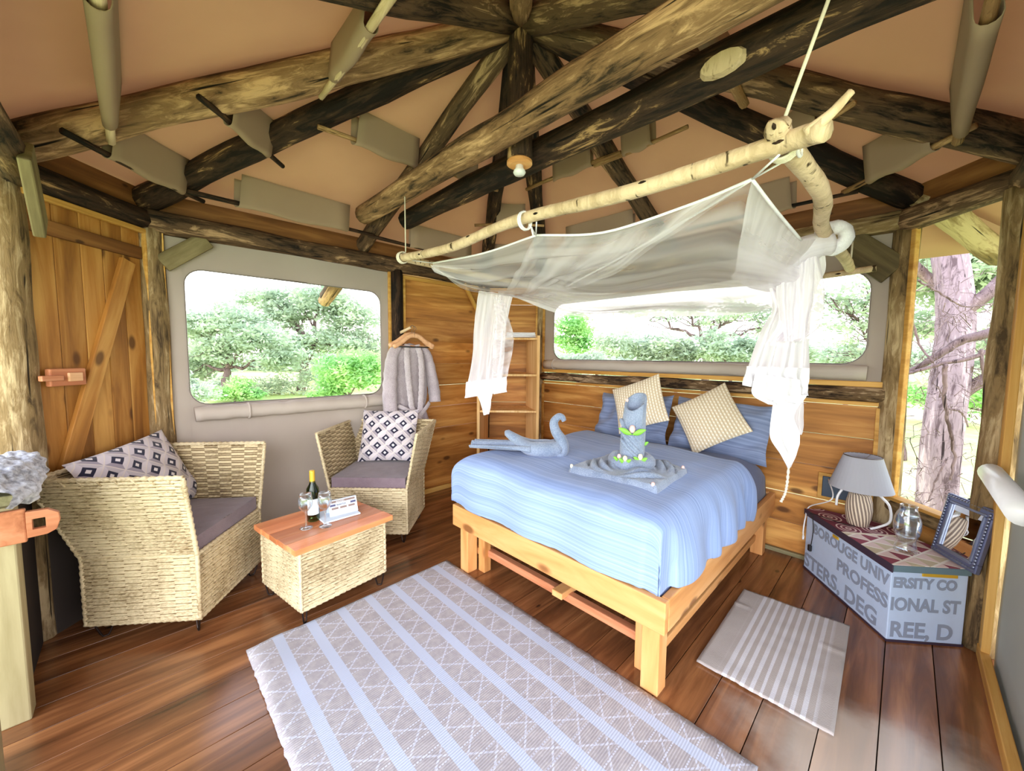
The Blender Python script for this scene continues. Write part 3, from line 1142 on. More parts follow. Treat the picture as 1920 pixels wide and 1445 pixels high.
# window wall
wall = struct('wall_window', W_win.p(1, 0))
sheet = window_sheet('canvas_sheet', W_win, .05, 1.66, .0, 2.23, .165, 1.565, 1.08, 2.02, .11, -.01, M_wallcanvas, wall)
roll_up(wall, W_win, .185, 1.60, 1.02, .052, .035, False)
o = wbox('trim_10', W_win, .05, .075, 0, 2.22, .012, .02, M_trim)
tag(o, kind='structure')
o = wbox('trim_11', W_win, 1.635, 1.66, 0, 2.22, .0, .03, M_trim)
tag(o, kind='structure')
zb = [.02, .225, .447, .675, .905, 1.13, 1.355, 1.58, 1.808, 2.03, 2.215]
for a, b in zip(zb, zb[1:]):
    gap = .003 if a in (.447, .675, .905) else .0006
    wbox('board', W_win, 1.78, 2.84, a, b - gap, -.02, .022, M_board, wall, .0015)
o = wbox('trim_12', W_win, 1.785, 1.81, .05, 2.19, .004, .02, M_trim)
tag(o, kind='structure')
o = wbox('trim_13', W_win, 1.785, 2.70, 2.17, 2.205, .004, .025, M_trim)
tag(o, kind='structure')
o = wbox('baseboard_window', W_win, 1.79, 2.75, .0, .05, .012, .02, M_trim)
tag(o, kind='structure')

# short corner wall behind the shelf
wall = struct('wall_corner', W_corner.p(.3, 0))
for q, (a, b) in enumerate(zip(zb, zb[1:])):
    wbox('board', W_corner, .0, .65, a, b - (.003 if q in (3, 8) else .0006), -.02, .022, M_board, wall, .0015)
o = wbox('trim_14', W_corner, .585, .61, .05, 2.19, .004, .02, M_trim)
tag(o, kind='structure')

# long wall behind the bed
wall = struct('wall_bed', W_bed.p(1.4, 0))
zc = [.0, .235, .457, .69, .918, 1.135]
for q, (a, b) in enumerate(zip(zc, zc[1:])):
    g_ = (.0, .004, .0, .0, .001)[q]
    wbox('board', W_bed, .02, 2.93, a + .004, b - g_, -.02, .024, M_board, wall, .0015)
wbox('board', W_bed, .02, 2.93, 1.138, 1.165, -.012, .03, M_trim, wall)
o = stick('mid_rail', W_bed.p(.03, 1.212, -.0), W_bed.p(2.90, 1.215, -.0), .044, .048, M_barkrail, n=10, rough=.1)
tag(o, 'dark half-log rail with peeling bark behind the pillows', 'beam')
sheet = window_sheet('canvas_sheet', W_bed, .03, 2.93, 1.27, 2.23, .18, 2.80, 1.405, 2.02, .13, -.01, M_wallcanvas, wall)
roll_up(wall, W_bed, .10, 2.81, 1.352, .048, .035, True)
for n_, (s0, s1, z0, z1) in enumerate(((.03, 2.93, 1.262, 1.298), (2.895, 2.93, 1.25, 2.2), (.035, .06, 1.27, 2.2), (2.865, 2.905, .25, 1.13), (.035, .06, .2, 1.13))):
    o = wbox('trim_%d' % (15 + n_), W_bed, s0, s1, z0, z1, .006, .022, M_trim)
    tag(o, kind='structure')
o = wbox('baseboard_bed', W_bed, .03, 2.92, .0, .03, .012, .03, M_grey)
tag(o, kind='structure')

# side wall by the lamp: low boards, sill, open above
wall = struct('wall_side', W_side.p(.3, 0))
for a, b in ((.0, .19), (.193, .37), (.373, .50)):
    wbox('board', W_side, .03, .55, a, b, -.03, .024, M_board, wall)
o = stick('low_rail', W_side.p(.03, .525, -.01), W_side.p(.57, .525, -.01), .042, .042, M_barkgrey, n=10)
tag(o, 'short log rail under the sill behind the glass carafe', 'beam')
o = wbox('trim_20', W_side, .03, .56, .572, .592, .0, .08, M_trim)
tag(o, kind='structure')
for n_, s0 in ((21, .045), (22, .50)):
    o = wbox('trim_%d' % n_, W_side, s0, s0 + .03, .59, 2.22, -.0, .03, M_trim)
    tag(o, kind='structure')

# front wall of plain grey canvas
wall = struct('wall_front', W_front.p(1.3, 0))
G().grid(lambda u, v: (.16 + 1.35 * u, .006 * noise.noise((u * 9, v * 5, 2)), -.02 + 2.24 * v), 20, 12).obj('canvas_sheet', M_greycanvas, wall, W_front.M(0, 0, -.02), smooth=True, solid=.006)
o = wbox('trim_23', W_front, .085, .165, .0, 2.22, .012, .03, M_trimv)
tag(o, kind='structure')
o = wbox('baseboard_front', W_front, .085, 1.52, .0, .06, .014, .035, M_trim)
tag(o, kind='structure')
o = G().tube([W_front.p(.17, .925, .055), W_front.p(.20, .928, .055), W_front.p(.9, .935, .055)], [.034, .042, .042], 16).obj('rolled_blind', M_bulb, smooth=True)
tag(o, 'white rolled blind tube against the grey canvas wall', 'blind')

# half wall with gate posts
wall = struct('wall_gate', W_gate.p(2.5, 0))
s0 = W_gate.L - .66
wbox('board', W_gate, s0 + .05, W_gate.L + .10, -.03, .86, -.06, .05, M_darkcanvas, wall, label='dark canvas covered inner face')
wbox('board', W_gate, s0 + .02, W_gate.L - .02, .86, .90, -.06, .15, M_grey, wall)
o = wbox('gate_post', W_gate, s0, s0 + .09, .0, .86, -.065, .13, M_palewood, None, .006)
tag(o, 'pale squared post ending the half wall, carrying an orange wooden catch', 'post')
o = wbox('gate_post', W_gate, s0 - .32, s0 - .24, .0, .95, -.08, .10, M_palewood, None, .006)
tag(o, 'pale gate post at the very edge of the doorway, outermost', 'post')
t = thing('gate_catch', 'orange wooden gate catch with square hole on pale post', 'latch', W_gate.p(s0 - .005, .78, .0))
cb = W_gate.p(s0 + .01, .785, .02)
wbox('block', W_gate, s0 - .022, s0 - .0, .72, .85, -.005, .07, M_latch, t, .005)
prof = [(.03, .052), (.085, .05), (.112, .03), (.115, .0), (.105, -.035), (.08, -.048), (.03, -.05)]
g = G()
hole = [(.045, .02), (.07, .02), (.078, .02), (.078, .0), (.078, -.02), (.07, -.02), (.045, -.02)]
n_ = len(prof)
vs = [(a, -.012, b) for a, b in prof] + [(a, -.012, b) for a, b in hole] + [(a, .012, b) for a, b in prof] + [(a, .012, b) for a, b in hole]
fs = []
for q in range(n_):
    r_ = (q + 1) % n_
    fs += [(q, r_, n_ + r_, n_ + q), (2 * n_ + q, 3 * n_ + q, 3 * n_ + r_, 2 * n_ + r_), (q, 2 * n_ + q, 2 * n_ + r_, r_), (n_ + q, n_ + r_, 3 * n_ + r_, 3 * n_ + q)]
g.add(vs, fs)
g.obj('loop', M_latch, t, frame(W_gate.p(s0 - .012, .785, .0), W_gate.inn), bevel=.002)

# shaggy fleece over the half wall
def fleece(u, v):
    s_ = W_gate.L - .78 + .62 * u
    th = -PI * .20 + PI * 1.4 * v
    p = Vector((0, 0, 0)) + W_gate.p(s_, .92, -.06)
    r_ = .105 * (1 + .15 * math.sin(u * 7))
    r_ *= .25 + .75 * math.sin(PI * min(1, max(0.02, u * .94 + .03))) ** .35
    p += W_gate.inn * (r_ * 1.15 * math.cos(th)) + Vector((0, 0, r_ * .85 * math.sin(th)))
    nz = noise.noise(p * 42) * .016 + noise.noise(p * 16) * .022
    return p + (W_gate.inn * math.cos(th) + Vector((0, 0, 1)) * math.sin(th)) * nz


o = G().grid(fleece, 70, 60).obj('fleece', M_fleece, smooth=True)
tag(o, 'shaggy grey-white fleece draped over the half wall by the wicker chair', 'fleece')

# knee braces
def brace(A, B, lb, mt=M_barkgrey, wd=.11):
    L_ = (B - A).length
    o = G().box((0, 0, 0), (L_, .04, wd)).obj('knee_brace', M_brace if mt is M_barkgrey else (M_brace2 if mt is M_barkmix else mt), None, frame((A + B) / 2, B - A), bevel=.006)
    return tag(o, lb, 'brace', 'knee braces')


brace(W_win.p(.06, 2.02, .02), W_win.p(.30, 2.22, .02), 'grey knee brace between post and ring beam beside the canvas window')
brace(W_bed.p(2.90, 1.98, .02), W_bed.p(2.64, 2.23, .02), 'broad dark knee brace above the window corner by the lamp post', M_barkmix, .17)
brace(W_win.p(2.70, 1.92, .03), W_win.p(2.50, 2.22, .03), 'slim knee brace behind the hanging net by the shelf', M_trim, .03)
brace(W_bed.p(.04, 2.0, .02), W_bed.p(.22, 2.2, .02), 'small knee brace in the window corner by the shelf', M_barkgrey, .06)
brace(W_gate.p(W_gate.L - .10, 2.02, .07), W_gate.p(W_gate.L - .36, 2.28, .07), 'stubby grey knee brace on the thick post over the fleece', M_barkgrey, .15)
o = stick('peg', W_win.p(1.73, 1.655, .05), W_win.p(1.765, 1.70, .18), .016, .013, M_peel, n=8)
tag(o, 'short pale wooden peg on the dark post holding the hangers', 'peg')

# ------------------------------------------------------------------ bed
BW, BL = 1.45, 1.86
bedt = thing('bed', 'pine bed frame with square legs standing on the dark plank floor', 'bed', bed(BW / 2, BL / 2, 0))


def bbox(name, a0, a1, b0, b1, z0, z1, mat, parent, bevel=.005):
    a, b = (a1 - a0), (b1 - b0)
    if a >= b:
        return G().box((0, 0, 0), (a, b, z1 - z0)).obj(name, mat, parent, frame(bed((a0 + a1) / 2, (b0 + b1) / 2, (z0 + z1) / 2), BE), bevel=bevel)
    return G().box((0, 0, 0), (b, a, z1 - z0)).obj(name, mat, parent, frame(bed((a0 + a1) / 2, (b0 + b1) / 2, (z0 + z1) / 2), BN), bevel=bevel)


def leg(a, b, s_=.08, z1=.32):
    return G().box((0, 0, 0), (z1, s_, s_)).obj('leg', M_pine, bedt, frame(bed(a, b, z1 / 2), (0, 0, 1), BE), bevel=.004)


bbox('foot_rail', 0, BW, 0, .036, .312, .453, M_pine, bedt)
bbox('side_rail', 0, .036, .037, BL, .312, .453, M_pine, bedt)
bbox('side_rail', BW - .036, BW, .037, BL, .312, .453, M_pine, bedt)
bbox('head_rail', .037, BW - .037, BL - .036, BL, .312, .453, M_pine, bedt)
for a in (.076, BW - .076):
    for b in (.078, BL - .08):
        leg(a, b)
bbox('stretcher', .118, BW - .118, .155, .20, .10, .145, M_latch, bedt)
bbox('stretcher', .60, .67, .10, BL - .1, .135, .17, M_pine, bedt)
for a in (.10, BW - .10):
    bbox('stretcher', a - .02, a + .02, .13, BL - .13, .10, .145, M_pine, bedt)
for (a, b) in ((.157, .15), (BW - .157, .15)):
    leg(a, b, .06, .31)

mt = G()


def rbox(g, cx, cy, cz, sx, sy, sz, r, nx=14, ny=14):
    """soft edged slab, as two domed sheets"""
    def fn(sgn):
        def f(u, v):
            x, y = u * 2 - 1, v * 2 - 1
            k_ = (1 - abs(x) ** 8) ** .5 * (1 - abs(y) ** 8) ** .5
            return (cx + x * sx / 2, cy + y * sy / 2, cz + sgn * sz / 2 * k_)
        return f
    g.grid(fn(1), nx, ny)
    g.grid(lambda u, v: fn(-1)(1 - u, v), nx, ny)


MB_ = frame(bed(0, 0, 0), BE)                              # local x along the foot; local y = ? checked below
BY = 1 if (MB_.to_3x3() @ Vector((0, 1, 0))).dot(BN) > 0 else -1


def lb(a, b, z):
    return (a, b * BY, z)


def mattress(u, v):
    a, b = .04 + (BW - .08) * u, .05 + (BL - .09) * v
    x, y = u * 2 - 1, v * 2 - 1
    k_ = (1 - abs(x) ** 10) ** .5 * (1 - abs(y) ** 14) ** .5
    return lb(a + x * .055 * k_, b, .43 + .30 * k_ + .008 * noise.noise((a * 5, b * 5, 2)))


o = G().grid(mattress, 40, 40).obj('mattress', M_sheet, None, MB_, smooth=True)
tag(o, 'mattress in dark slate-blue sheet, bare near the pillows', 'mattress')

# duvet: a sheet bent over the mattress, hanging over foot and sides
R_ = .18
TOP = .772


def bend(x, lim):
    """arc-length x past the edge line -> horizontal offset, drop"""
    if x <= 0:
        return x, 0
    q = x / R_
    if q < PI / 2:
        return R_ * math.sin(q), R_ * (1 - math.cos(q))
    e = x - R_ * PI / 2
    return R_ + .012 * math.sin(min(e / lim, 1) * PI), R_ + e


def duvet(u, v):
    s0_, s1_ = -.35, BW + .30
    x = s0_ + (s1_ - s0_) * u
    y = -.32 + (1.22 + .27 * u + .32) * v
    in0, in1 = .115, BW - .125
    fa = .13
    da = db = 0
    a, b = x, y
    if x < in0:
        h_, da = bend(in0 - x, .2)
        a = in0 - h_ * .62
    elif x > in1:
        h_, da = bend(x - in1, .2)
        a = in1 + h_
    if y < fa:
        h_, db = bend(fa - y, .2)
        b = fa - h_
    z = TOP - (da ** 1.6 + db ** 1.6) ** (1 / 1.6)
    puff = math.exp(-((x - BW / 2) / .62) ** 4) * math.exp(-((y - .7) / .75) ** 4)
    z += .012 * puff
    edge = min(1, (da + db) / .12)
    wr = noise.noise((a * 3.1, b * 3.1, z * 2)) * .018 + noise.noise((a * 9, b * 7, z * 6)) * .006
    # folds radiating from the near corner
    cx_, cy_ = in0 - x, fa - y
    if cx_ > -.06 and cy_ > -.06:
        ang = math.atan2(cy_ + .06, cx_ + .06)
        f = min(1, (da * db) ** .5 * 7) * min(1, max(0, math.hypot(cx_, cy_) - .05) * 6)
        wr += f * .013 * math.sin(ang * 12 + 1.5 * noise.noise((z * 5, 0, 1)))
    # vertical pleats along the near side
    if da > .03 and x < in0:
        wr += .012 * math.sin(y * 26 + 3 * noise.noise((y * 3, 0, 0))) * min(1, da / .2)
    z += wr * (1 - .6 * edge)
    a += -wr * edge * (1 if x < in0 else (-1 if x > in1 else 0)) * 1.3
    b += -wr * edge * (1 if y < fa else 0) * 1.2
    zmin = .458
    if x < in0:
        zmin = .456 + .006 * math.sin(y * 9)
        if y < .12:
            a = max(a, .045)
            b = max(b, .03) if y < fa else b
    if y < fa and a > .06:
        zmin = .460
        b = max(b, .012 + .01 * math.sin(a * 14))
    if x > in1:
        zmin = .47
        a = min(a, BW + .03)
    z = max(z, zmin + .004 * noise.noise((x * 30, y * 30, 0)))
    th = min(1, (1 - v) / .02)
    z -= .018 * (1 - th)
    return lb(a, b, z)


g = G().grid(duvet, 130, 110, (2.1, 1.78))
# uv v must run in metres towards the head
o = g.obj('duvet', M_duvet, None, MB_, smooth=True)
sm_ = o.modifiers.new('smooth', 'SMOOTH')
sm_.factor, sm_.iterations = .5, 5
sm_ = o.modifiers.new('solid', 'SOLIDIFY')
sm_.thickness, sm_.offset = .014, 0
tag(o, 'pale blue finely striped duvet puffed over the bed', 'duvet')


def cushion_mesh(w_, h_, t_, uvs=(1, 1), pinch=.05, n=26, p=2.6, crush=.0):
    g = G()

    def fn(sg):
        def f(u, v):
            x, y = u * 2 - 1, v * 2 - 1
            k_ = max(0, 1 - abs(x) ** p) ** .55 * max(0, 1 - abs(y) ** p) ** .55
            ex = 1 - pinch * (1 - abs(y) ** 2) * abs(x) ** 3
            ey = 1 - pinch * (1 - abs(x) ** 2) * abs(y) ** 3
            z = sg * t_ / 2 * k_ + crush * noise.noise((x * 2.3, y * 2.3, 5)) * t_ * (.4 + .6 * k_)
            return (x * w_ / 2 * ex, y * h_ / 2 * ey, z)
        return f
    g.grid(fn(1), n, n, uvs)
    g.grid(lambda u, v: fn(-1)(1 - u, v), n, n, uvs)
    return g


def pose(c, xdir, ydir):
    x = Vector(xdir).normalized()
    y = Vector(ydir)
    y = (y - x * y.dot(x)).normalized()
    z = x.cross(y)
    m = Matrix.Identity(4)
    for i, v in enumerate((x, y, z)):
        for j in range(3):
            m[j][i] = v[j]
    for j in range(3):
        m[j][3] = c[j]
    return m


UP = Vector((0, 0, 1))
for (a, lbl, tw) in ((1.08, 'blue-grey sleeping pillow leaning on the plank wall nearer the shelf', .03), (.36, 'blue-grey sleeping pillow leaning on the plank wall nearer the lamp', -.03)):
    o = cushion_mesh(.70, .44, .17, (1, 1), .06, crush=.55).obj('pillow', M_pillow, None, pose(bed(a, 1.70, .905), -BE + UP * tw, UP * 1.0 + BN * .42), smooth=True)
    tag(o, lbl, 'pillow', 'sleeping pillows')
# cream cushions standing on a corner
for (c, xd, yd, lbl) in ((bed(.935, 1.54, 1.05), None, 24, 'cream dotted cushion propped on its corner behind the rolled towel'),
                         (bed(.40, 1.61, .985), None, 34, 'cream dotted cushion propped on its corner nearer the lamp')):
    ang = math.radians(yd)
    right = -BE
    upv = (UP * .90 + BN * .42).normalized()
    xd = right * math.cos(ang) + upv * math.sin(ang)
    yv = -right * math.sin(ang) + upv * math.cos(ang)
    o = cushion_mesh(.43, .43, .12, (1, 1), .05).obj('cushion', M_cream, None, pose(c, xd, yv), smooth=True)
    tag(o, lbl, 'cushion', 'cream cushions on the bed')

# ------------------------------------------------------------------ towel swan
TZ = .785
sw = thing('towel_swan', 'grey-blue towel folded into a swan with curved neck on the duvet', 'towel', bed(1.05, .45, TZ))
sd = (bed(.98, .49, 0) - bed(1.38, .25, 0)).normalized()        # tail to breast
ss = UP.cross(sd)
s0_ = bed(.985, .49, TZ)
body = catmull([s0_ + sd * .03 + UP * .05, s0_ - sd * .06 + UP * .045, s0_ - sd * .17 + UP * .05, s0_ - sd * .27 + UP * .10, s0_ - sd * .34 + UP * .145], 5)
for sg in (-1, 1):
    pts = [p + ss * sg * (.045 * math.sin(PI * min(1, i / 14))) for i, p in enumerate(body)]
    rad = [.026 + .046 * math.sin(PI * min(1, .18 + .82 * i / (len(pts) - 1)) ** .8) * (1 - .55 * i / len(pts)) for i in range(len(pts))]
    rad[-1] = .008
    G().tube(pts, rad, 12, flat=.8).obj('wing', M_towel, sw, smooth=True)
nk = catmull([s0_ + sd * .02 + UP * .02, s0_ + sd * .055 + UP * .035, s0_ + sd * .05 + UP * .10, s0_ + sd * .008 + UP * .165, s0_ - sd * .005 + UP * .225, s0_ + sd * .025 + UP * .262, s0_ + sd * .05 + UP * .258, s0_ + sd * .062 + UP * .235], 6)
rad = [.044 - .030 * (i / (len(nk) - 1)) for i in range(len(nk))]
for sg in (-1, 1):
    G().tube([p + ss * sg * .014 * (1 - i / len(nk) * .6) for i, p in enumerate(nk)], rad, 10).obj('neck', M_towel, sw, smooth=True)
t0_, t1_ = s0_ - sd * .14, bed(1.47, .19, TZ + .018)


def tail(u, v):
    p = lerp(t0_, t1_, u)
    wd = .11 - .03 * u
    x = (v - .5) * 2
    z = .068 - .02 * u + .022 * math.sin(v * PI * 5 + u * 2) * (1 - .4 * u) - .02 * x * x
    return p + ss * x * wd + UP * (z - .01)


G().grid(tail, 24, 30).obj('tail', M_towel, sw, smooth=True, solid=.012)

# ------------------------------------------------------------------ rolled towel display
base_c = bed(.445, .565, TZ - .008)
mx = bed(1, 0, 0) - bed(0, 0, 0)
# corners of the flat towel, seen on the duvet
q_ = [bed(.706, .274, 0), bed(.19, .303, 0), bed(.21, .735, 0), bed(.70, .86, 0)]
tb = thing('spread_towel', 'flat folded grey-blue towel with pleated corners under the rolled towel', 'towel', base_c)


def flat(u, v):
    p = lerp(lerp(q_[0], q_[1], u), lerp(q_[3], q_[2], u), v)
    e = min(u, 1 - u, v, 1 - v)
    c = math.hypot(u - .5, v - .5)
    ang = math.atan2(v - .5, u - .5)
    star = max(0, math.cos(4 * ang)) if c > .05 else 0
    h_ = .044 * min(1, (e / .02)) ** .5
    pl_ = .020 * math.sin(c * 60 + 2 * noise.noise((u * 5, v * 5, 0))) * max(0, math.cos(2 * (ang - PI / 4)) ** 2) * (1 if .16 < c < .50 else 0)
    h_ += .022 * math.exp(-((c - .36) / .16) ** 2) * (math.cos(2 * (ang - PI / 4)) ** 2) + pl_
    return Vector((p.x, p.y, TZ - .012 + h_ + .002 * noise.noise((u * 40, v * 40, 3))))


G().grid(flat, 56, 56).obj('towel_sheet', M_towel, tb, smooth=True)
vt = thing('rolled_towel', 'tall rolled grey-blue towel standing like a vase on the bed', 'towel', bed(.49, .552, TZ + .02))
vc = bed(.47, .565, 0)
ring = [vc + Vector((.092 * math.cos(q * PI / 16), .092 * math.sin(q * PI / 16), TZ + .05 + .008 * math.sin(q * .7))) for q in range(32)]
G().tube(ring, [.044 + .006 * noise.noise((q * .5, 1, 1)) for q in range(32)], 10, closed=True).obj('base_ring', M_towel, vt, smooth=True)
dvw = Vector((-vc.x, -vc.y, 0)).normalized()
aw = math.atan2(dvw.y, dvw.x)


def vase(r0):
    def f(u, v):
        a = aw + 2 * PI * u * 1.12
        rr = r0 + .006 * u + .005 * math.sin(v * 3 + u * 9)
        top = TZ + .33 + .11 * (.5 - .5 * math.cos(a - aw + .5)) + .03 * u
        z = TZ + .045 + (top - TZ - .045) * v
        tap = 1 + .06 * math.sin(v * PI) - .05 * v
        lean = .02 * v
        return vc + Vector((rr * tap * math.cos(a) + lean, rr * tap * math.sin(a), z + .004 * noise.noise((u * 9, v * 20, 3)))) + Vector((0, 0, 0))
    return f


G().grid(vase(.056), 64, 30).obj('roll', M_towel, vt, smooth=True, solid=.012)
for q in range(3):
    pts = [vc + Vector(((.066 + .004 * q) * math.cos(aw - 1.3 + 2.4 * s_ + q * .2), (.066 + .004 * q) * math.sin(aw - 1.3 + 2.4 * s_ + q * .2), TZ + .30 - .17 * s_ - q * .055)) for s_ in np.linspace(0, 1, 14)]
    G().tube(pts, [.012] * 14, 8, flat=.6).obj('fold', M_towel, vt, smooth=True)

# little tulips with leaves
FL = [(vc + dvw * .075 + Vector((.0, 0, TZ + .235)), M_petal, 'pink tulip with two long leaves tucked high in the rolled towel', 1.5),
      (vc + dvw * .03 + Vector((.062, .0, TZ + .165)), M_petal, 'pink tulip on the lamp-facing side of the rolled towel', 1.0),
      (vc + dvw * .085 + Vector((-.066, .01, TZ + .085)), M_petal, 'pink tulip at the foot of the rolled towel, swan side', 1.0),
      (vc + dvw * .105 + Vector((-.035, .0, TZ + .08)), M_petal2, 'cream tulip at the foot of the rolled towel, swan side', 1.1),
      (vc + dvw * .095 + Vector((.05, .0, TZ + .085)), M_petal2, 'cream tulip at the foot of the rolled towel, lamp side', 1.2),
      (vc + Vector((-.035, 0, TZ + .40)), M_petal, 'tiny red-pink bud peeping out of the top of the rolled towel', .7),
      (q_[0] + Vector((.02, 0, TZ + .02)), M_petal2, 'cream blossom on the towel corner nearest the swan', .8),
      (q_[1] + Vector((-.01, .03, TZ + .02)), M_petal, 'pink blossom on the towel corner nearest the bed foot', .9),
      (q_[2] + Vector((-.03, .0, TZ + .025)), M_petal, 'pink blossom on the towel corner nearest the lamp', .8)]
for p, pm, lbl, sc in FL:
    t = thing('tulip', lbl, 'flower', p, 'flowers on the towels')
    G().lathe([(0, -.002), (.008 * sc, .002), (.012 * sc, .012 * sc), (.009 * sc, .024 * sc), (.003 * sc, .028 * sc)], 8, p).obj('blossom', pm, t, smooth=True)
    if sc >= .95:
        for sg in (-1, 1):
            L_ = (.05 if sc > 1.3 else .032) * sc

            def lf(u, v, sg=sg, L_=L_, p=p, sc=sc):
                wd = .011 * sc * math.sin(PI * min(1, max(0, u * .97 + .02)))
                side = Vector((dvw.y, -dvw.x, 0)) * sg
                return p + side * (L_ * u) + UP * (.022 * sc * u - .01 + (v - .5) * wd * 2) + dvw * (.006 + .01 * u)
            G().grid(lf, 8, 2).obj('leaf', M_leaf, t, smooth=True, solid=.002)

# ------------------------------------------------------------------ rugs
ru0 = Vector((-1.278, 1.773, 0))
rx_ = Vector((.831, .845, 0)).normalized()
ry_ = Vector((1.323, -1.36, 0)).normalized()


def rug(u, v):
    W_ = 1.185
    e = .006 * noise.noise((v * 60, 0, 1)) if u in (0, 1) else 0
    p = ru0 + rx_ * (W_ * u + e) + ry_ * (1.90 * v)
    h_ = .012 + .004 * noise.noise((u * 6, v * 8, 4)) + (.012 * math.exp(-((u * W_ + v * 1.2 - .14) / .10) ** 2) if u < .2 else 0)
    if u in (0, 1) or v in (0, 1):
        h_ = .006
    return Vector((p.x, p.y, h_))


o = G().grid(rug, 40, 120, (1.185, 1.90)).obj('rug', M_rug, smooth=True, solid=.008)
tag(o, 'large grey woven rug with pale blue stripes and diamond lattice', 'rug')
mc = [Vector((1.451, 2.299, 0)), Vector((1.824, 1.973, 0)), Vector((1.238, 1.370, 0)), Vector((.885, 1.728, 0))]


def bmat(u, v):
    p = lerp(lerp(mc[0], mc[1], u), lerp(mc[3], mc[2], u), v)
    h_ = .012 + .003 * noise.noise((u * 5, v * 9, 4)) + .008 * math.exp(-((v - .24) / .012) ** 2) * (u < .16) + .006 * math.exp(-((v - .33) / .02) ** 2) * (u > .8)
    e = .004 * noise.noise((u * 40, v * 60, 1))
    return Vector((p.x + e, p.y + e, h_))


o = G().grid(bmat, 30, 60, (.5, .80)).obj('bedside_mat', M_mat, smooth=True, solid=.008)
tag(o, 'small beige bedside mat with white stripes between bed and chest', 'rug')


# ------------------------------------------------------------------ wicker
def woven(name, A, B, C_, D_, parent, pitch=.0165, stake=.07, amp=.0062, thick=.006, label=None):
    """woven panel on the quad A-B (bottom) D-C (top)"""
    A, B, C_, D_ = map(Vector, (A, B, C_, D_))
    hgt = ((D_ - A).length + (C_ - B).length) / 2
    wid = ((B - A).length + (C_ - D_).length) / 2
    rows = max(4, int(hgt / pitch))
    st = max(4, int(wid / stake))
    n_ = (B - A).cross(D_ - A).normalized()
    nv, nu = rows * 4, st * 4

    def fn(u, v):
        p = lerp(lerp(A, B, u), lerp(D_, C_, u), v)
        r = min(rows - 1, int(v * rows + 1e-6))
        fr = v * rows - r
        ph = math.sin(u * st * PI + 1.57) * (1 if r % 2 else -1)
        prof_ = math.sin(PI * fr) if 0 < v < 1 else 0
        jit = .0012 * noise.noise((u * 30, r * 1.7, wid))
        return p + n_ * ((.45 + .55 * ph) * amp * prof_ - (1 - prof_) * amp * 1.1 + jit)
    g = G().grid(fn, nu, nv)
    for i in range(nu):
        for j in range(nv):
            r = j // 4
            ph = math.sin((i + .5) / nu * st * PI + 1.57) * (1 if r % 2 else -1)
            if j % 4 in (0, 3) and ph < .25:
                g.mi[i * nv + j] = 1
    return g.obj(name, [M_wicker, M_grooveshade], parent, smooth=True, solid=thick, label=label)


def braid(name, pts, r, parent, n=7, mat=None):
    out, rad = [], []
    P = [Vector(p) for p in pts]
    for a, b in zip(P, P[1:]):
        k_ = max(2, int((b - a).length / .011))
        for q in range(k_):
            out.append(lerp(a, b, q / k_))
            rad.append(r * (1 + .22 * math.sin(len(out) * 2.1)))
    out.append(P[-1])
    rad.append(r)
    return G().tube(out, rad, n).obj(name, mat or M_wicker, parent, smooth=True)


def hairpin(c, d, h_, parent, sp=.035):
    c, d = Vector(c), Vector(d).normalized()
    pts = catmull([c + d * sp + UP * h_, c + d * .014 + UP * .012, c + UP * .005, c - d * .014 + UP * .012, c - d * sp + UP * h_], 5)
    return G().tube(pts, .0045, 6).obj('hairpin_leg', M_iron, parent, smooth=True)


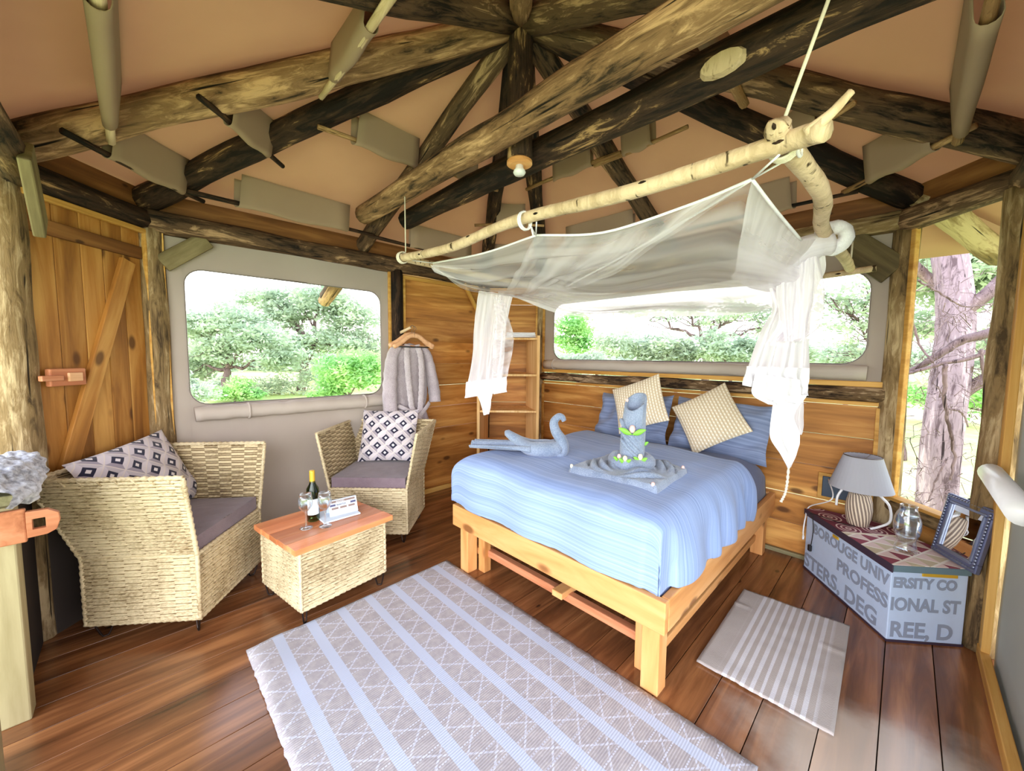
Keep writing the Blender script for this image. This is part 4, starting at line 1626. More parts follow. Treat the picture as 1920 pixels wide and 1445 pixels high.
def chair(label):
    """front towards +X, origin on the floor below the seat centre"""
    t = thing('wicker_chair', label, 'chair', (0, 0, 0), 'wicker chairs')
    w_, d_, z0, z1, zt = .585, .525, .09, .43, .85
    hw, hd = w_ / 2, d_ / 2
    F, K_ = hd, -hd
    fl, bk = .082, .125
    b0 = [(F, -hw), (F, hw), (K_, hw), (K_, -hw)]
    V = lambda x, y, z: Vector((x, y, z))
    # base
    woven('base_panel', V(F, -hw, z0), V(F, hw, z0), V(F, hw, z1), V(F, -hw, z1), t)
    woven('base_panel', V(F, hw, z0), V(K_, hw, z0), V(K_, hw, z1), V(F, hw, z1), t)
    woven('base_panel', V(K_, hw, z0), V(K_, -hw, z0), V(K_, -hw, z1), V(K_, hw, z1), t)
    woven('base_panel', V(K_, -hw, z0), V(F, -hw, z0), V(F, -hw, z1), V(K_, -hw, z1), t)
    # arms and back, leaning outwards
    zt_ = zt - .012
    woven('arm_panel', V(F, hw, z1), V(K_, hw, z1), V(K_ - bk, hw + fl, zt_), V(F + .01, hw + fl, zt_), t)
    woven('arm_panel', V(K_, -hw, z1), V(F, -hw, z1), V(F + .01, -hw - fl, zt_), V(K_ - bk, -hw - fl, zt_), t)
    woven('back_panel', V(K_, hw, z1), V(K_, -hw, z1), V(K_ - bk, -hw - fl, zt_), V(K_ - bk, hw + fl, zt_), t)
    # braided rims
    braid('rim', [V(F + .01, -hw - fl, zt), V(K_ - bk, -hw - fl, zt), V(K_ - bk, hw + fl, zt), V(F + .01, hw + fl, zt)], .012, t)
    for sg in (-1, 1):
        braid('rim', [V(F, sg * hw, z1), V(F + .01, sg * (hw + fl), zt)], .011, t)
        braid('rim', [V(K_, sg * hw, z1), V(K_ - bk, sg * (hw + fl), zt)], .010, t)
        braid('rim', [V(F, sg * hw, z0), V(F, sg * hw, z1)], .010, t)
        braid('rim', [V(K_, sg * hw, z0), V(K_, sg * hw, z1)], .010, t)
        braid('rim', [V(F, sg * hw, z1 - .004), V(K_, sg * hw, z1 - .004)], .008, t)
    braid('rim', [V(F, -hw, z1), V(F, hw, z1)], .011, t)
    braid('rim', [V(F, -hw, z0), V(F, hw, z0), V(K_, hw, z0), V(K_, -hw, z0), V(F, -hw, z0)], .009, t)
    # twisted ties under the rim
    for sg in (-1, 1):
        for q in range(8):
            x = F - (d_ + .08) * (q + .5) / 8
            G().tube([V(x, sg * (hw + fl) - .0, zt - .03), V(x - .02, sg * (hw + fl + .008), zt + .0)], .0045, 5).obj('lashing', M_wicker, t, smooth=True)
    for x in (F - .04, K_ + .05):
        for y in (-hw + .04, hw - .04):
            hairpin((x, y, 0), (.7, .7 if x * y > 0 else -.7, 0), z0 + .005, t, .042)
    # seat cushion
    g = G()

    def seat(u, v):
        x = K_ + .02 + (d_ - .03) * u
        y = -hw + .012 + (w_ - .024) * v
        return V(x, y, .515 + .012 * math.sin(PI * u) * math.sin(PI * v) + .003 * noise.noise((x * 14, y * 14, 0)))
    g.grid(seat, 14, 14)
    for (f_, nseg) in (((lambda s_: (F - .01, -hw + .012 + (w_ - .024) * s_)), 14), ((lambda s_: (K_ + .02, -hw + .012 + (w_ - .024) * (1 - s_))), 14),
                       ((lambda s_: (F - .01 - (d_ - .03) * s_, hw - .012)), 14), ((lambda s_: (K_ + .02 + (d_ - .03) * s_, -hw + .012)), 14)):
        g.grid(lambda u, v, f_=f_: V(*f_(u), .432 + (.515 - .432) * v + .0), nseg, 3)
    g.obj('seat_cushion', M_seat, t, smooth=False)
    return t


def place(o, x, y, ang):
    return Matrix.Translation((x, y, 0)) @ Matrix.Rotation(ang, 4, 'Z')


ch = chair('wicker chair by the plank door, seen side-on with cushion on its back')
# chair by the door: centre of base
c1 = (Vector((-1.585, 1.888, 0)) + Vector((-2.172, 2.405, 0))) / 2
a1 = math.atan2(.112, .994)
ch2M = place(None, -1.078, 3.117, math.atan2(-1.0, -.012))
d2 = dup(ch, ch2M, 'wicker chair under the bathrobe, facing the room with a patterned cushion')
M1 = place(None, c1.x, c1.y, a1)
ch.matrix_basis = M1
WLD[ch.name] = M1

pc = cushion_mesh(.50, .46, .15, (1, 1), .05, n=30, crush=.2)


def place_cushion(Mc, C_, xd, yd, lbl):
    loc = Mc @ Vector(C_)
    x = Mc.to_3x3() @ Vector(xd)
    y = Mc.to_3x3() @ Vector(yd)
    o = pc.obj('cushion', M_cush, None, pose(loc, x, y), smooth=True)
    return tag(o, lbl, 'cushion', 'diamond patterned cushions')


place_cushion(ch2M, (-.245, -.005, .74), (0, 1, .02), (-.42, 0, 1), 'diamond patterned cushion upright in the chair under the bathrobe')
pcm = cushion_mesh(.60, .48, .15, (1.2, 1), .05, n=30, crush=.2)
o = pcm.obj('cushion', M_cush, None, pose(M1 @ Vector((-.245, .075, .705)), M1.to_3x3() @ Vector((.03, 1, .10)), M1.to_3x3() @ Vector((-.50, -.05, 1))), smooth=True)
tag(o, 'diamond patterned cushion slumped in the chair by the plank door', 'cushion', 'diamond patterned cushions')

# ------------------------------------------------------------------ wicker table
tt = thing('wicker_table', 'low wicker box table with reddish plank top between the chairs', 'table', (-1.12, 2.28, 0))
A_, B_, D_ = Vector((-1.098, 1.942, .09)), Vector((-.788, 2.337, .09)), Vector((-1.470, 2.212, .09))
C_ = B_ + D_ - A_
hz = Vector((0, 0, .315))
for a, b in ((A_, B_), (B_, C_), (C_, D_), (D_, A_)):
    woven('base_panel', a, b, b + hz, a + hz, tt, pitch=.0165, stake=.066)
    braid('rim', [a, b], .009, tt)
    braid('rim', [a, a + hz], .009, tt)
for p, q in ((A_, C_), (B_, D_), (C_, A_), (D_, B_)):
    d = (q - p).normalized()
    c = p + d * .035
    hairpin((c.x, c.y, 0), d, .095, tt, .03)
u_ = (B_ - A_).normalized()
v_ = (D_ - A_).normalized()
TA = Vector((-1.105, 1.913, 0))
tl, tw = .585, .515
for q in range(5):
    b0, b1 = tw * q / 5, tw * (q + 1) / 5 - .0008
    c = TA + u_ * tl / 2 + v_ * ((b0 + b1) / 2) + UP * .4205
    G().box((0, 0, 0), (tl, b1 - b0, .031)).obj('plank', M_table, tt, frame(c, u_), bevel=.002)
TT = .437

# bottle
t = thing('wine_bottle', 'dark green wine bottle with gold foil and white label on the table', 'bottle', at(582, 985, 2.2))
def tab(a, b):
    return TA + u_ * a + v_ * b + UP * TT
bc = tab(.245, .305)
t.location = bc
WLD[t.name] = Matrix.Translation(bc)
G().lathe([(0, .004), (.03, .0), (.0365, .004), (.0365, .175), (.033, .20), (.018, .228), (.0145, .25), (.0145, .30), (.012, .302), (.012, .25), (.02, .21), (.033, .17), (.033, .01), (0, .012)], 28, bc).obj('glass', M_bottle, t, smooth=True)
G().lathe([(.0155, .235), (.0155, .300), (.0148, .308), (0, .309)], 20, bc).obj('foil', M_gold, t, smooth=True)
af = math.atan2(-bc.y, -bc.x)
G().grid(lambda u, v: bc + Vector((.0372 * math.cos(af - .95 + 1.9 * u), .0372 * math.sin(af - .95 + 1.9 * u), .045 + .095 * v)), 14, 2).obj('label', M_label, t, smooth=True)
wine = G().lathe([(0, .013), (.0325, .013), (.0325, .10), (0, .10)], 20, bc)

# glasses
GP = [(0, .0), (.034, .0), (.036, .002), (.03, .0045), (.008, .009), (.0042, .02), (.0038, .085), (.006, .094), (.02, .106), (.034, .125), (.039, .150), (.037, .175), (.0325, .203),
      (.0315, .203), (.0355, .175), (.0375, .150), (.0325, .127), (.019, .109), (.0, .100)]
gc1, gc2 = tab(.165, .228), tab(.245, .168)
for c, lbl in ((gc1, 'empty stemmed wine glass beside the bottle label'), (gc2, 'empty stemmed wine glass nearer the printed card')):
    t = thing('wine_glass', lbl, 'glass', c, 'wine glasses')
    G().lathe(GP, 32, c).obj('bowl', M_glass, t, smooth=True)

# menu card on a tray
tr_ = thing('tray', 'flat white paper folder lying under the standing card', 'folder', tab(.37, .27))
fr_ = frame(tab(.375, .275), (u_ * .98 + v_ * -.12))
G().box((0, 0, .006), (.22, .19, .010)).obj('sheet', M_card, tr_, fr_, bevel=.002)
cd = thing('tent_card', 'folded white card with small printed pictures on the low table', 'card', tab(.40, .255))
fc = frame(tab(.405, .265) + UP * .011, (u_ * .96 + v_ * -.18))
yin = 1 if (fc.to_3x3() @ Vector((0, 1, 0))).dot(v_) > 0 else -1
T_ = math.radians(22)


def cardpt(x, h_, off=0.0):
    return (x, yin * (-.038 + h_ * math.sin(T_)) - yin * off, h_ * math.cos(T_))


g = G()
g.grid(lambda u, v: cardpt(-.085 + .17 * u, .095 * v), 1, 1)
g.grid(lambda u, v: (-.085 + .17 * u, yin * (.038 - .088 * v * math.sin(T_)), .095 * v * math.cos(T_)), 1, 1)
g.obj('card', M_card, cd, fc, solid=.0015)
for (x0, x1, h0, h1, mt_) in ((-.075, .075, .078, .090, M_ink2), (-.078, -.045, .058, .070, M_ink), (.045, .078, .058, .070, M_ink), (-.07, -.03, .038, .050, M_ink2), (-.02, .02, .038, .050, M_ink2), (.03, .07, .038, .050, M_ink2)):
    G().grid(lambda u, v: cardpt(x0 + (x1 - x0) * u, h0 + (h1 - h0) * v, .0016), 1, 1).obj('print', mt_, cd, fc)


def text(s_, size, M, mat, parent, name='lettering', ext=.0008, sx=1.0, bold=.0):
    c = bpy.data.curves.new(name, 'FONT')
    c.body = s_
    c.size = size
    c.extrude = ext
    c.align_x = 'LEFT'
    c.resolution_u = 4
    c.offset = bold
    c.materials.append(mat)
    o = bpy.data.objects.new(name, c)
    S.collection.objects.link(o)
    me = bpy.data.meshes.new_from_object(o.evaluated_get(bpy.context.evaluated_depsgraph_get()))
    bpy.data.objects.remove(o)
    o = bpy.data.objects.new(name, me)
    return link(o, parent, M @ Matrix.Diagonal((sx, 1, 1, 1)))


rotc = fc @ Matrix.Translation(cardpt(-.062, .0605, .002)) @ (Matrix.Rotation(PI / 2 - T_, 4, 'X') if yin > 0 else (Matrix.Rotation(PI, 4, 'Z') @ Matrix.Rotation(PI / 2 - T_, 4, 'X')))
if yin > 0:
    text('WAFTLE', .015, fc @ Matrix.Translation(cardpt(-.040, .058, .002)) @ Matrix.Rotation(PI / 2 - T_, 4, 'X'), M_ink, cd)
    text('BASASH', .014, fc @ Matrix.Translation(cardpt(-.040, .079, .0025)) @ Matrix.Rotation(PI / 2 - T_, 4, 'X'), M_label, cd)

# ------------------------------------------------------------------ painted chest in the corner
ct = thing('chest', 'pale blue corner chest stencilled with grey capital letters', 'chest', (2.15, 2.2, 0))
poly = [Vector((2.036, 2.586, 0)), Vector((1.932, 1.884, 0)), Vector((2.281, 1.849, 0)), Vector((2.335, 1.97, 0)), Vector((2.335, 2.36, 0)), Vector((2.13, 2.585, 0))]
G().prism(poly, .006, .372).obj('body', M_chest, ct, bevel=.004)
cc = sum(poly, Vector()) / 6
G().prism([cc + (p - cc) * 1.012 for p in poly], .0, .012).obj('base_edge', M_chestedge, ct)
lid = G().prism([cc + (p - cc) * 1.03 for p in poly], .374, .408).obj('lid', M_teal, ct, bevel=.004, label='teal painted lid')
# fronts: lettering
for (pa, pb, rows) in ((poly[0], poly[1], (('BOROUGE UNIV', .088, .285, .08, .95), ('PROFESS', .098, .168, .32, 1.02), ('STERS, DEG', .122, .03, .005, 1.03))),
                       (poly[1], poly[2], (('ERSITY CO', .072, .292, .01, .84), ('IONAL ST', .092, .172, .005, .80), ('REE, D', .112, .03, .01, .92)))):
    L_ = (pb - pa).length
    X = (pb - pa).normalized()
    nrm = X.cross(UP)
    for s_, sz, z, x0, sx in rows:
        m_ = pose(pa + X * x0 + UP * z + nrm * .0015, X, UP)
        text(s_, sz, m_, M_letter, ct, 'lettering', .0006, sx, .0035)
for (pa, pb, q, w_, z) in ((poly[0], poly[1], .42, .05, .355), (poly[1], poly[2], .62, .16, .366)):
    p = lerp(pa, pb, q)
    X = (pb - pa).normalized()
    nrm = X.cross(UP)
    G().box((0, 0, 0), (w_, .006, .018)).obj('hasp', M_gold, ct, frame(p + UP * z + nrm * .004, X), bevel=.002)

# runner cloth over the lid: overhanging the long front
X = (poly[1] - poly[0]).normalized()
nrm = X.cross(UP)
Lr = (poly[1] - poly[0]).length
rn = thing('runner', 'dark red and cream printed cloth laid over the chest lid', 'cloth', cc + UP * .409)
lidp = [cc + (p - cc) * 1.02 for p in poly]
g = G()
inv_o = lidp[1]


def ruv(p):
    d = p - inv_o
    return (-d.dot(X), -d.dot(nrm))


g.add([Vector((p.x, p.y, .4105)) for p in lidp], [(0, 1, 2, 3, 4, 5)], [ruv(p) for p in lidp])
o = g.obj('print', M_runner, rn, solid=.003)
o = G().box((0, 0, 0), (Lr * 1.045, .006, .040)).obj('border', M_chestedge, rn, frame((lidp[0] + lidp[1]) / 2 + nrm * .004 + UP * .392, X), bevel=.002, label='dark hanging border')
LT = .413

# table lamp
lc = Vector((2.165, 2.345, LT))
t = thing('table_lamp', 'table lamp with carved brown ceramic body and grey shade on the chest', 'lamp', lc)
G().lathe([(0, 0), (.046, 0), (.052, .006), (.062, .05), (.066, .10), (.062, .15), (.052, .196), (.045, .203), (0, .203)], 40, lc).obj('body', M_lampbody, t, smooth=True)
G().lathe([(.012, .20), (.012, .26), (.02, .262), (.02, .30), (0, .302)], 16, lc).obj('stem', M_bulb, t, smooth=True)
G().lathe([(.155, .235), (.092, .435), (.090, .435), (.152, .236), (.155, .235)], 40, lc).obj('lamp_shade', M_shade, t, smooth=False)
G().tube([lc + Vector((.092 * math.cos(q * PI / 12), .092 * math.sin(q * PI / 12), .435)) for q in range(24)], .0022, 5, closed=True).obj('shade_ring', M_steel, t, smooth=True)
for q in range(3):
    a = q * 2 * PI / 3 + .4
    G().tube([lc + Vector((.012 * math.cos(a), .012 * math.sin(a), .41)), lc + Vector((.091 * math.cos(a), .091 * math.sin(a), .435))], .0018, 5).obj('spider_wire', M_steel, t)
G().lathe([(0, .30), (.018, .31), (.028, .345), (.02, .375), (0, .385)], 16, lc).obj('bulb', M_bulb, t, smooth=True)

# carafe with a tumbler over it
gc = Vector((2.128, 2.015, LT))
t = thing('carafe', 'clear ribbed glass water carafe on the chest beside the mirror', 'carafe', gc)
prof = [(0, .0), (.046, .0), (.048, .004), (.044, .03), (.038, .06), (.040, .075), (.051, .10), (.056, .135), (.055, .175), (.046, .205), (.036, .228), (.034, .245), (.036, .252),
        (.033, .252), (.031, .244), (.033, .228), (.043, .203), (.052, .174), (.053, .135), (.048, .102), (.037, .078), (.0, .072)]
pr2 = []
for (r_, z_) in prof:
    pr2.append((r_ * (1 + .012 * math.sin(z_ * 420)), z_))
G().lathe(pr2, 36, gc).obj('glass', M_glass, t, smooth=True)
G().lathe([(.051, .100), (.0518, .135), (.051, .172), (.042, .2), (0, .2), (0, .09), (.040, .085)], 30, gc).obj('water', M_glass, t, smooth=True)

# framed mirror leaning on the post
bl_, br_ = Vector((2.305, 2.035, LT)), Vector((2.232, 1.772, LT + .005))
up_m = Vector((.055, -.02, .318))
up_m = (up_m - (br_ - bl_) * (up_m.dot(br_ - bl_) / (br_ - bl_).length_squared))
wm, hm = (br_ - bl_).length, up_m.length
xm, ym = (br_ - bl_).normalized(), up_m.normalized()
zm = xm.cross(ym)
if zm.dot(Vector((-1, -1, 0))) < 0:
    zm = -zm
t = thing('mirror', 'small mirror in beaded pewter frame leaning on the stout post', 'mirror', (bl_ + br_) / 2)


def mp(x, y, z=0.0):
    return bl_ + xm * x + ym * y + zm * z


def mbar(name, x0, x1, y0, y1, th, mat, zoff=0, bev=.004):
    c = mp((x0 + x1) / 2, (y0 + y1) / 2, zoff)
    m_ = pose(c, xm, ym)
    return G().box((0, 0, 0), (x1 - x0, y1 - y0, th)).obj(name, mat, t, m_, bevel=bev)


FW = .046
mbar('back', .004, wm - .004, .004, hm - .004, .012, M_black, -.004)
mbar('mirror_pane', FW, wm - FW, FW, hm - FW, .004, M_mirror, .008, 0)
for (x0, x1, y0, y1) in ((0, wm, 0, FW), (0, wm, hm - FW, hm), (0, FW, FW, hm - FW), (wm - FW, wm, FW, hm - FW)):
    mbar('frame_rail', x0, x1, y0, y1, .022, M_pewterd, .006)
for (x0, x1, y0, y1) in ((FW - .014, wm - FW + .014, FW - .014, FW), (FW - .014, wm - FW + .014, hm - FW, hm - FW + .014), (FW - .014, FW, FW, hm - FW), (wm - FW, wm - FW + .014, FW, hm - FW)):
    mbar('frame_slip', x0, x1, y0, y1, .03, M_pewter, .006)
g = G()
bead = .0095
nb = int(wm / .0175)
mh = int(hm / .0175)
for q in range(nb + 1):
    for y in (.014, hm - .014):
        c = mp(.014 + (wm - .028) * q / nb, y, .017)
        g.lathe([(0, bead * .75), (bead * .7, bead * .5), (bead, 0)], 6, c)
for q in range(1, mh):
    for x in (.014, wm - .014):
        c = mp(x, .014 + (hm - .028) * q / mh, .017)
        g.tube([c, c + zm * bead * .5, c + zm * bead * .8], [bead, bead * .7, bead * .1], 6)
o = g.obj('beading', M_pewter, t, smooth=True)
o['kind'] = 'stuff'
G().tube(catmull([mp(wm * .35, hm, -.006), mp(wm * .5, hm + .02, -.006), mp(wm * .65, hm, -.006)], 6), .006, 6).obj('hanger_loop', M_black, t, smooth=True)

# socket box on the wall, chargers and cables
sb = thing('socket_box', 'dark blue socket box in wooden surround behind the lamp', 'socket', W_bed.p(2.72, .57, .02))
wbox('surround', W_bed, 2.60, 2.885, .475, .655, .008, .02, M_trim, sb)
wbox('panel', W_bed, 2.625, 2.87, .495, .635, .020, .02, M_navy, sb)
ca = [W_bed.p(2.66, .625, .05), at(1592, 920, 2.40), at(1560, 935, 2.42), at(1520, 975, 2.46), at(1508, 1002, 2.47)]
o = thing('charging_cable', 'white cable hanging over the end of the chest', 'cable', ca[0])
G().tube(catmull([ca[0], ca[2] + Vector((0, .0, 0)), Vector((2.06, 2.60, .425)), Vector((2.005, 2.56, .36)), Vector((1.985, 2.545, .28)), Vector((1.984, 2.54, .24))], 7), .0042, 7).obj('cord', M_bulb, o, smooth=True)
G().tube([Vector((1.984, 2.54, .245)), Vector((1.982, 2.538, .22))], [.007, .006], 8).obj('plug', M_bulb, o, smooth=True)
o = thing('lamp_cable', 'white flex looping from the lamp shade to the chest lid', 'cable', lc)
G().tube(catmull([lc + Vector((.03, -.10, .22)), lc + Vector((.075, -.115, .16)), lc + Vector((.085, -.115, .07)), lc + Vector((.055, -.08, .02)), lc + Vector((.01, -.075, .006))], 8), .007, 8).obj('cord', M_bulb, o, smooth=True)
G().tube(catmull([lc + Vector((-.06, .05, .22)), lc + Vector((-.085, .06, .16)), lc + Vector((-.09, .06, .10))], 6), .007, 8).obj('cord', M_bulb, o, smooth=True)
o = thing('switch_cable', 'thin black lamp cord with inline switch hanging down the chest front', 'cable', lc)
pa = poly[0] + (poly[1] - poly[0]) * .14
cs = catmull([lc + Vector((-.05, -.04, .006)), lc + Vector((-.10, -.01, .008)), pa + UP * .42 + nrm * .03, pa + UP * .395 + nrm * .022, pa + UP * .3 + nrm * .014 + X * .0, pa + UP * .20 + nrm * .012 - X * .015], 7)
G().tube(cs, .0026, 6).obj('cord', M_black, o, smooth=True)
G().box((0, 0, 0), (.024, .018, .042)).obj('switch', M_black, o, frame(pa + UP * .175 + nrm * .016 - X * .02, X), bevel=.005)

# ------------------------------------------------------------------ corner shelf with folded towel
sh = thing('shelf', 'tall open shelf of rough honey-coloured board in the corner behind the bed', 'shelf', (-.03, 4.2, 0))
fL, fR, bL, bR = Vector((-.365, 4.0, 0)), Vector((.285, 4.0, 0)), Vector((-.300, 4.42, 0)), Vector((.190, 4.42, 0))
HS = 1.655
G().prism([fL, fL + Vector((.030, 0, 0)), bL + Vector((.028, 0, 0)), bL], 0, HS).obj('side_panel', M_osb, sh, bevel=.003)
G().prism([fR + Vector((-.030, 0, 0)), fR, bR, bR + Vector((-.028, 0, 0))], 0, HS).obj('side_panel', M_osb, sh, bevel=.003)
for z in (.12, .50, .875, 1.255, 1.63):
    a, b, c, d = fL + Vector((.031, .002, 0)), fR + Vector((-.031, .002, 0)), bR + Vector((-.029, 0, 0)), bL + Vector((.029, 0, 0))
    G().prism([a, b, c, d], z - .022, z).obj('shelf_board', M_osb, sh, bevel=.003)
g = G()
for q in range(3):
    z = 1.634 + .018 * q
    g.tube([Vector((-.06, 4.12 + .0 * q, z + .010)), Vector((.10, 4.125, z + .010)), Vector((.245 - .006 * q, 4.13, z + .010))], [.011, .0115, .011], 10, up=(0, 1, 0), flat=7.5)
o = g.obj('folded_towel', M_white, smooth=True)
tag(o, 'white folded towel on top of the corner shelf', 'towel')

# ------------------------------------------------------------------ net frame of peeled branches
NL, NR = Vector((-.755, 2.70, 2.105)), at(1462, 270, 1.16)
NH = Vector((2.10, 2.46, 2.00))
fd = (NR - NL).normalized()
cps = catmull([NL - fd * .04, lerp(NL, NR, .25) + Vector((.0, .0, -.025)), lerp(NL, NR, .5) + Vector((.01, .01, .02)), lerp(NL, NR, .78) + UP * -.01, NR, at(1546, 243, 1.05)], 8)


def branch_pole(name, pts, r0, r1, label, n=9, knots=True):
    k_ = len(pts) - 1
    g = G()
    rad = [(r0 + (r1 - r0) * q / k_) * (1 + .10 * noise.noise((q * .6, r0 * 90, 2))) for q in range(k_ + 1)]
    g.tube(pts, rad, n)
    if knots:
        g.cur = 1
        for q in range(4, k_ - 1, 7):
            d = Vector((-.713, -.70, .1)).normalized()
            t_ = (pts[q + 1] - pts[q]).normalized()
            c = pts[q] + d * rad[q] * .93 + UP * rad[q] * .25 * (1 if q % 2 else -1)
            g.tube([c - t_ * .014, c - t_ * .004, c + t_ * .006, c + t_ * .016], [.001, .0055, .005, .001], 6)
    o = g.obj(name, [M_peel, M_twigdark], None, smooth=True)
    return tag(o, label, 'pole', 'peeled poles of the net frame')


branch_pole('net_pole', cps, .026, .030, 'long knotty peeled pole carrying the net along the bed foot')
e_ = at(1546, 243, 1.05)
G_ = branch_pole('net_pole', catmull([e_ - fd * .04 + UP * .005, at(1556, 215, 1.04), at(1596, 172, 1.02)], 5), .017, .010, 'short forked stub at the end of the long net pole', 8, False)
sdv = (NH - NR).normalized()
side = catmull([NR - sdv * .035 + UP * .035, NR + sdv * .02 + UP * .022, lerp(NR, NH, .25) + Vector((.03, -.02, .0)), lerp(NR, NH, .5) + Vector((-.01, .02, .01)), lerp(NR, NH, .8) + Vector((.01, 0, -.01)), NH], 7)
branch_pole('net_pole', side, .033, .026, 'thick crooked peeled pole over the lamp side of the bed')
NHL = Vector((.62, 4.0, 2.05))
branch_pole('net_pole', catmull([NL - sdv * .03 + UP * .0, lerp(NL, NHL, .3), lerp(NL, NHL, .65) + UP * .015, NHL], 8), .026, .022, 'peeled net pole running to the wall over the shelf side of the bed')
bd = (NHL - NH).normalized()
branch_pole('net_pole', catmull([NH - bd * .12 - UP * .01, NH + bd * .3 - UP * .03, lerp(NH, NHL, .6) - UP * .02, NHL + bd * .05], 8), .020, .018, 'thin peeled pole along the window at the head of the bed')


def cord(name, pts, r, label, mat=None):
    o = G().tube(pts, r, 6).obj(name, mat or M_rope, smooth=True)
    return tag(o, label, 'cord', 'cords of the net frame')


cord('cord', [NL + UP * .03 + Vector((.03, -.03, 0)), Vector((-.725, 2.665, 2.52))], .004, 'thin cord from the tie pole to the low end of the long net pole')
cord('cord', [NR + UP * .04, Vector((.86, 1.09, 2.50))], .0055, 'thick cord from the tie pole to the crossing of the net poles')
cord('cord', [NH + UP * .02, NH + Vector((.02, .02, .21))], .005, 'short cord holding the wall end of the crooked net pole')
for (c, ax, r_, lbl) in ((NR + sdv * .045 + UP * .010, sdv, .038, 'white cord lashing round the crossing of two net poles'), (NL, fd, .036, 'pale cord lashing at the low corner of the net frame')):
    g = G()
    u0 = UP
    v0 = ax.cross(u0).normalized()
    for q in range(4):
        cc_ = c + ax * (q * .009 - .014)
        g.tube([cc_ + (u0 * math.cos(a_ * PI / 8) + v0 * math.sin(a_ * PI / 8)) * r_ for a_ in range(16)], .0045, 6, closed=True)
    o = g.obj('lashing', M_rope, smooth=True)
    tag(o, lbl, 'cord', 'cords of the net frame')

# ------------------------------------------------------------------ mosquito net
net = thing('mosquito_net', 'white mosquito net swept up over the bed and knotted at both sides', 'net', (.3, 2.5, 1.9))


def polyat(P, t):
    n_ = len(P) - 1
    q = min(n_ - 1e-6, max(0, t * n_))
    i = int(q)
    return i, q - i


def smoothcurve(P, k=10):
    C_ = catmull(P, k)
    return lambda t: lerp(C_[int(min(len(C_) - 2, t * (len(C_) - 1)))], C_[int(min(len(C_) - 2, t * (len(C_) - 1))) + 1], min(1, t * (len(C_) - 1) - int(min(len(C_) - 2, t * (len(C_) - 1)))))


nC = at(812, 493, 2.74)
nA = at(1005, 441, 1.97)
nB = at(1410, 336, 1.33)
nD = at(1548, 447, 1.92)
G1 = at(930, 552, 2.93)
G1b = at(962, 556, 2.88)
topc = [nC, at(905, 475, 2.32), nA, at(1130, 436, 1.78), at(1290, 385, 1.52), nB]


def piecewise(P):
    L_ = [0]
    for a, b in zip(P, P[1:]):
        L_.append(L_[-1] + (b - a).length)

    def f(t):
        d = t * L_[-1]
        for i in range(len(P) - 1):
            if d <= L_[i + 1] + 1e-9:
                return lerp(P[i], P[i + 1], (d - L_[i]) / max(1e-9, L_[i + 1] - L_[i]))
        return P[-1]
    return f


def sheet_between(f0, f1, nu, nv, sag, fold, freq, seed, name='net_panel', mat=None, uvs=(1, 1), zs=0):
    def fn(u, v):
        p = lerp(f0(u), f1(u), v)
        e = math.sin(PI * v)
        p += UP * (-sag * e)
        n_ = noise.noise((u * 3 + seed, v * freq, seed)) * fold + .4 * fold * noise.noise((u * 9 + seed, v * freq * 2.2, seed))
        p += Vector((-.5, -.5, .7)) * (n_ * min(1, e * 2.5))
        return p
    return G().grid(fn, nu, nv, uvs).obj(name, mat or M_net, net, smooth=True)


# canopy from the foot pole line down to the swept back lower edge
low = smoothcurve([nC, at(868, 540, 2.86), G1, at(1000, 565, 2.84), at(1090, 590, 2.80), at(1240, 583, 2.62), at(1440, 586, 2.32), at(1500, 560, 2.12)])
sheet_between(piecewise(topc + [at(1462, 415, 1.60), at(1500, 455, 1.80)]), low, 70, 44, .05, .045, 7, 1.3)
# second layer: fan of folds from the peak into the left gather
fan_t = piecewise([nA, at(1130, 437, 1.80), at(1260, 398, 1.58), nB])
fan_b = piecewise([G1, G1b, at(985, 558, 2.82), at(1030, 548, 2.62)])
sheet_between(fan_t, fan_b, 40, 40, .07, .05, 3, 4.1, uvs=(6, .12))
# low swag along the window, denser
sw_t = smoothcurve([G1b, at(1040, 548, 2.80), at(1200, 548, 2.66), at(1400, 520, 2.36), at(1490, 490, 2.05)])
sw_b = smoothcurve([G1b, at(1060, 590, 2.85), at(1200, 594, 2.72), at(1370, 590, 2.45), at(1455, 575, 2.16)])
sheet_between(sw_t, sw_b, 60, 18, .0, .03, 3, 7.7, mat=M_net3, uvs=(1, .5))
# peak by the pole crossing falling to the knot
pk_t = piecewise([nB, at(1455, 395, 1.48), at(1502, 450, 1.80), nD])
pk_b = piecewise([at(1370, 520, 2.05), at(1405, 540, 2.08), at(1440, 548, 2.06), at(1490, 540, 2.0)])
sheet_between(pk_t, pk_b, 40, 30, .02, .05, 2, 9.3, mat=M_net2)
# taut edges
for P_ in ([nC, at(905, 475, 2.32), nA], [nA, at(1130, 436, 1.78), at(1290, 385, 1.52), nB], [nB, at(1455, 395, 1.48), at(1502, 450, 1.80)], [nB, at(1290, 410, 1.66), at(1150, 490, 2.2), at(1060, 538, 2.7)]):
    G().tube(catmull(P_, 6), .006, 6).obj('hem_edge', M_white, net, smooth=True)
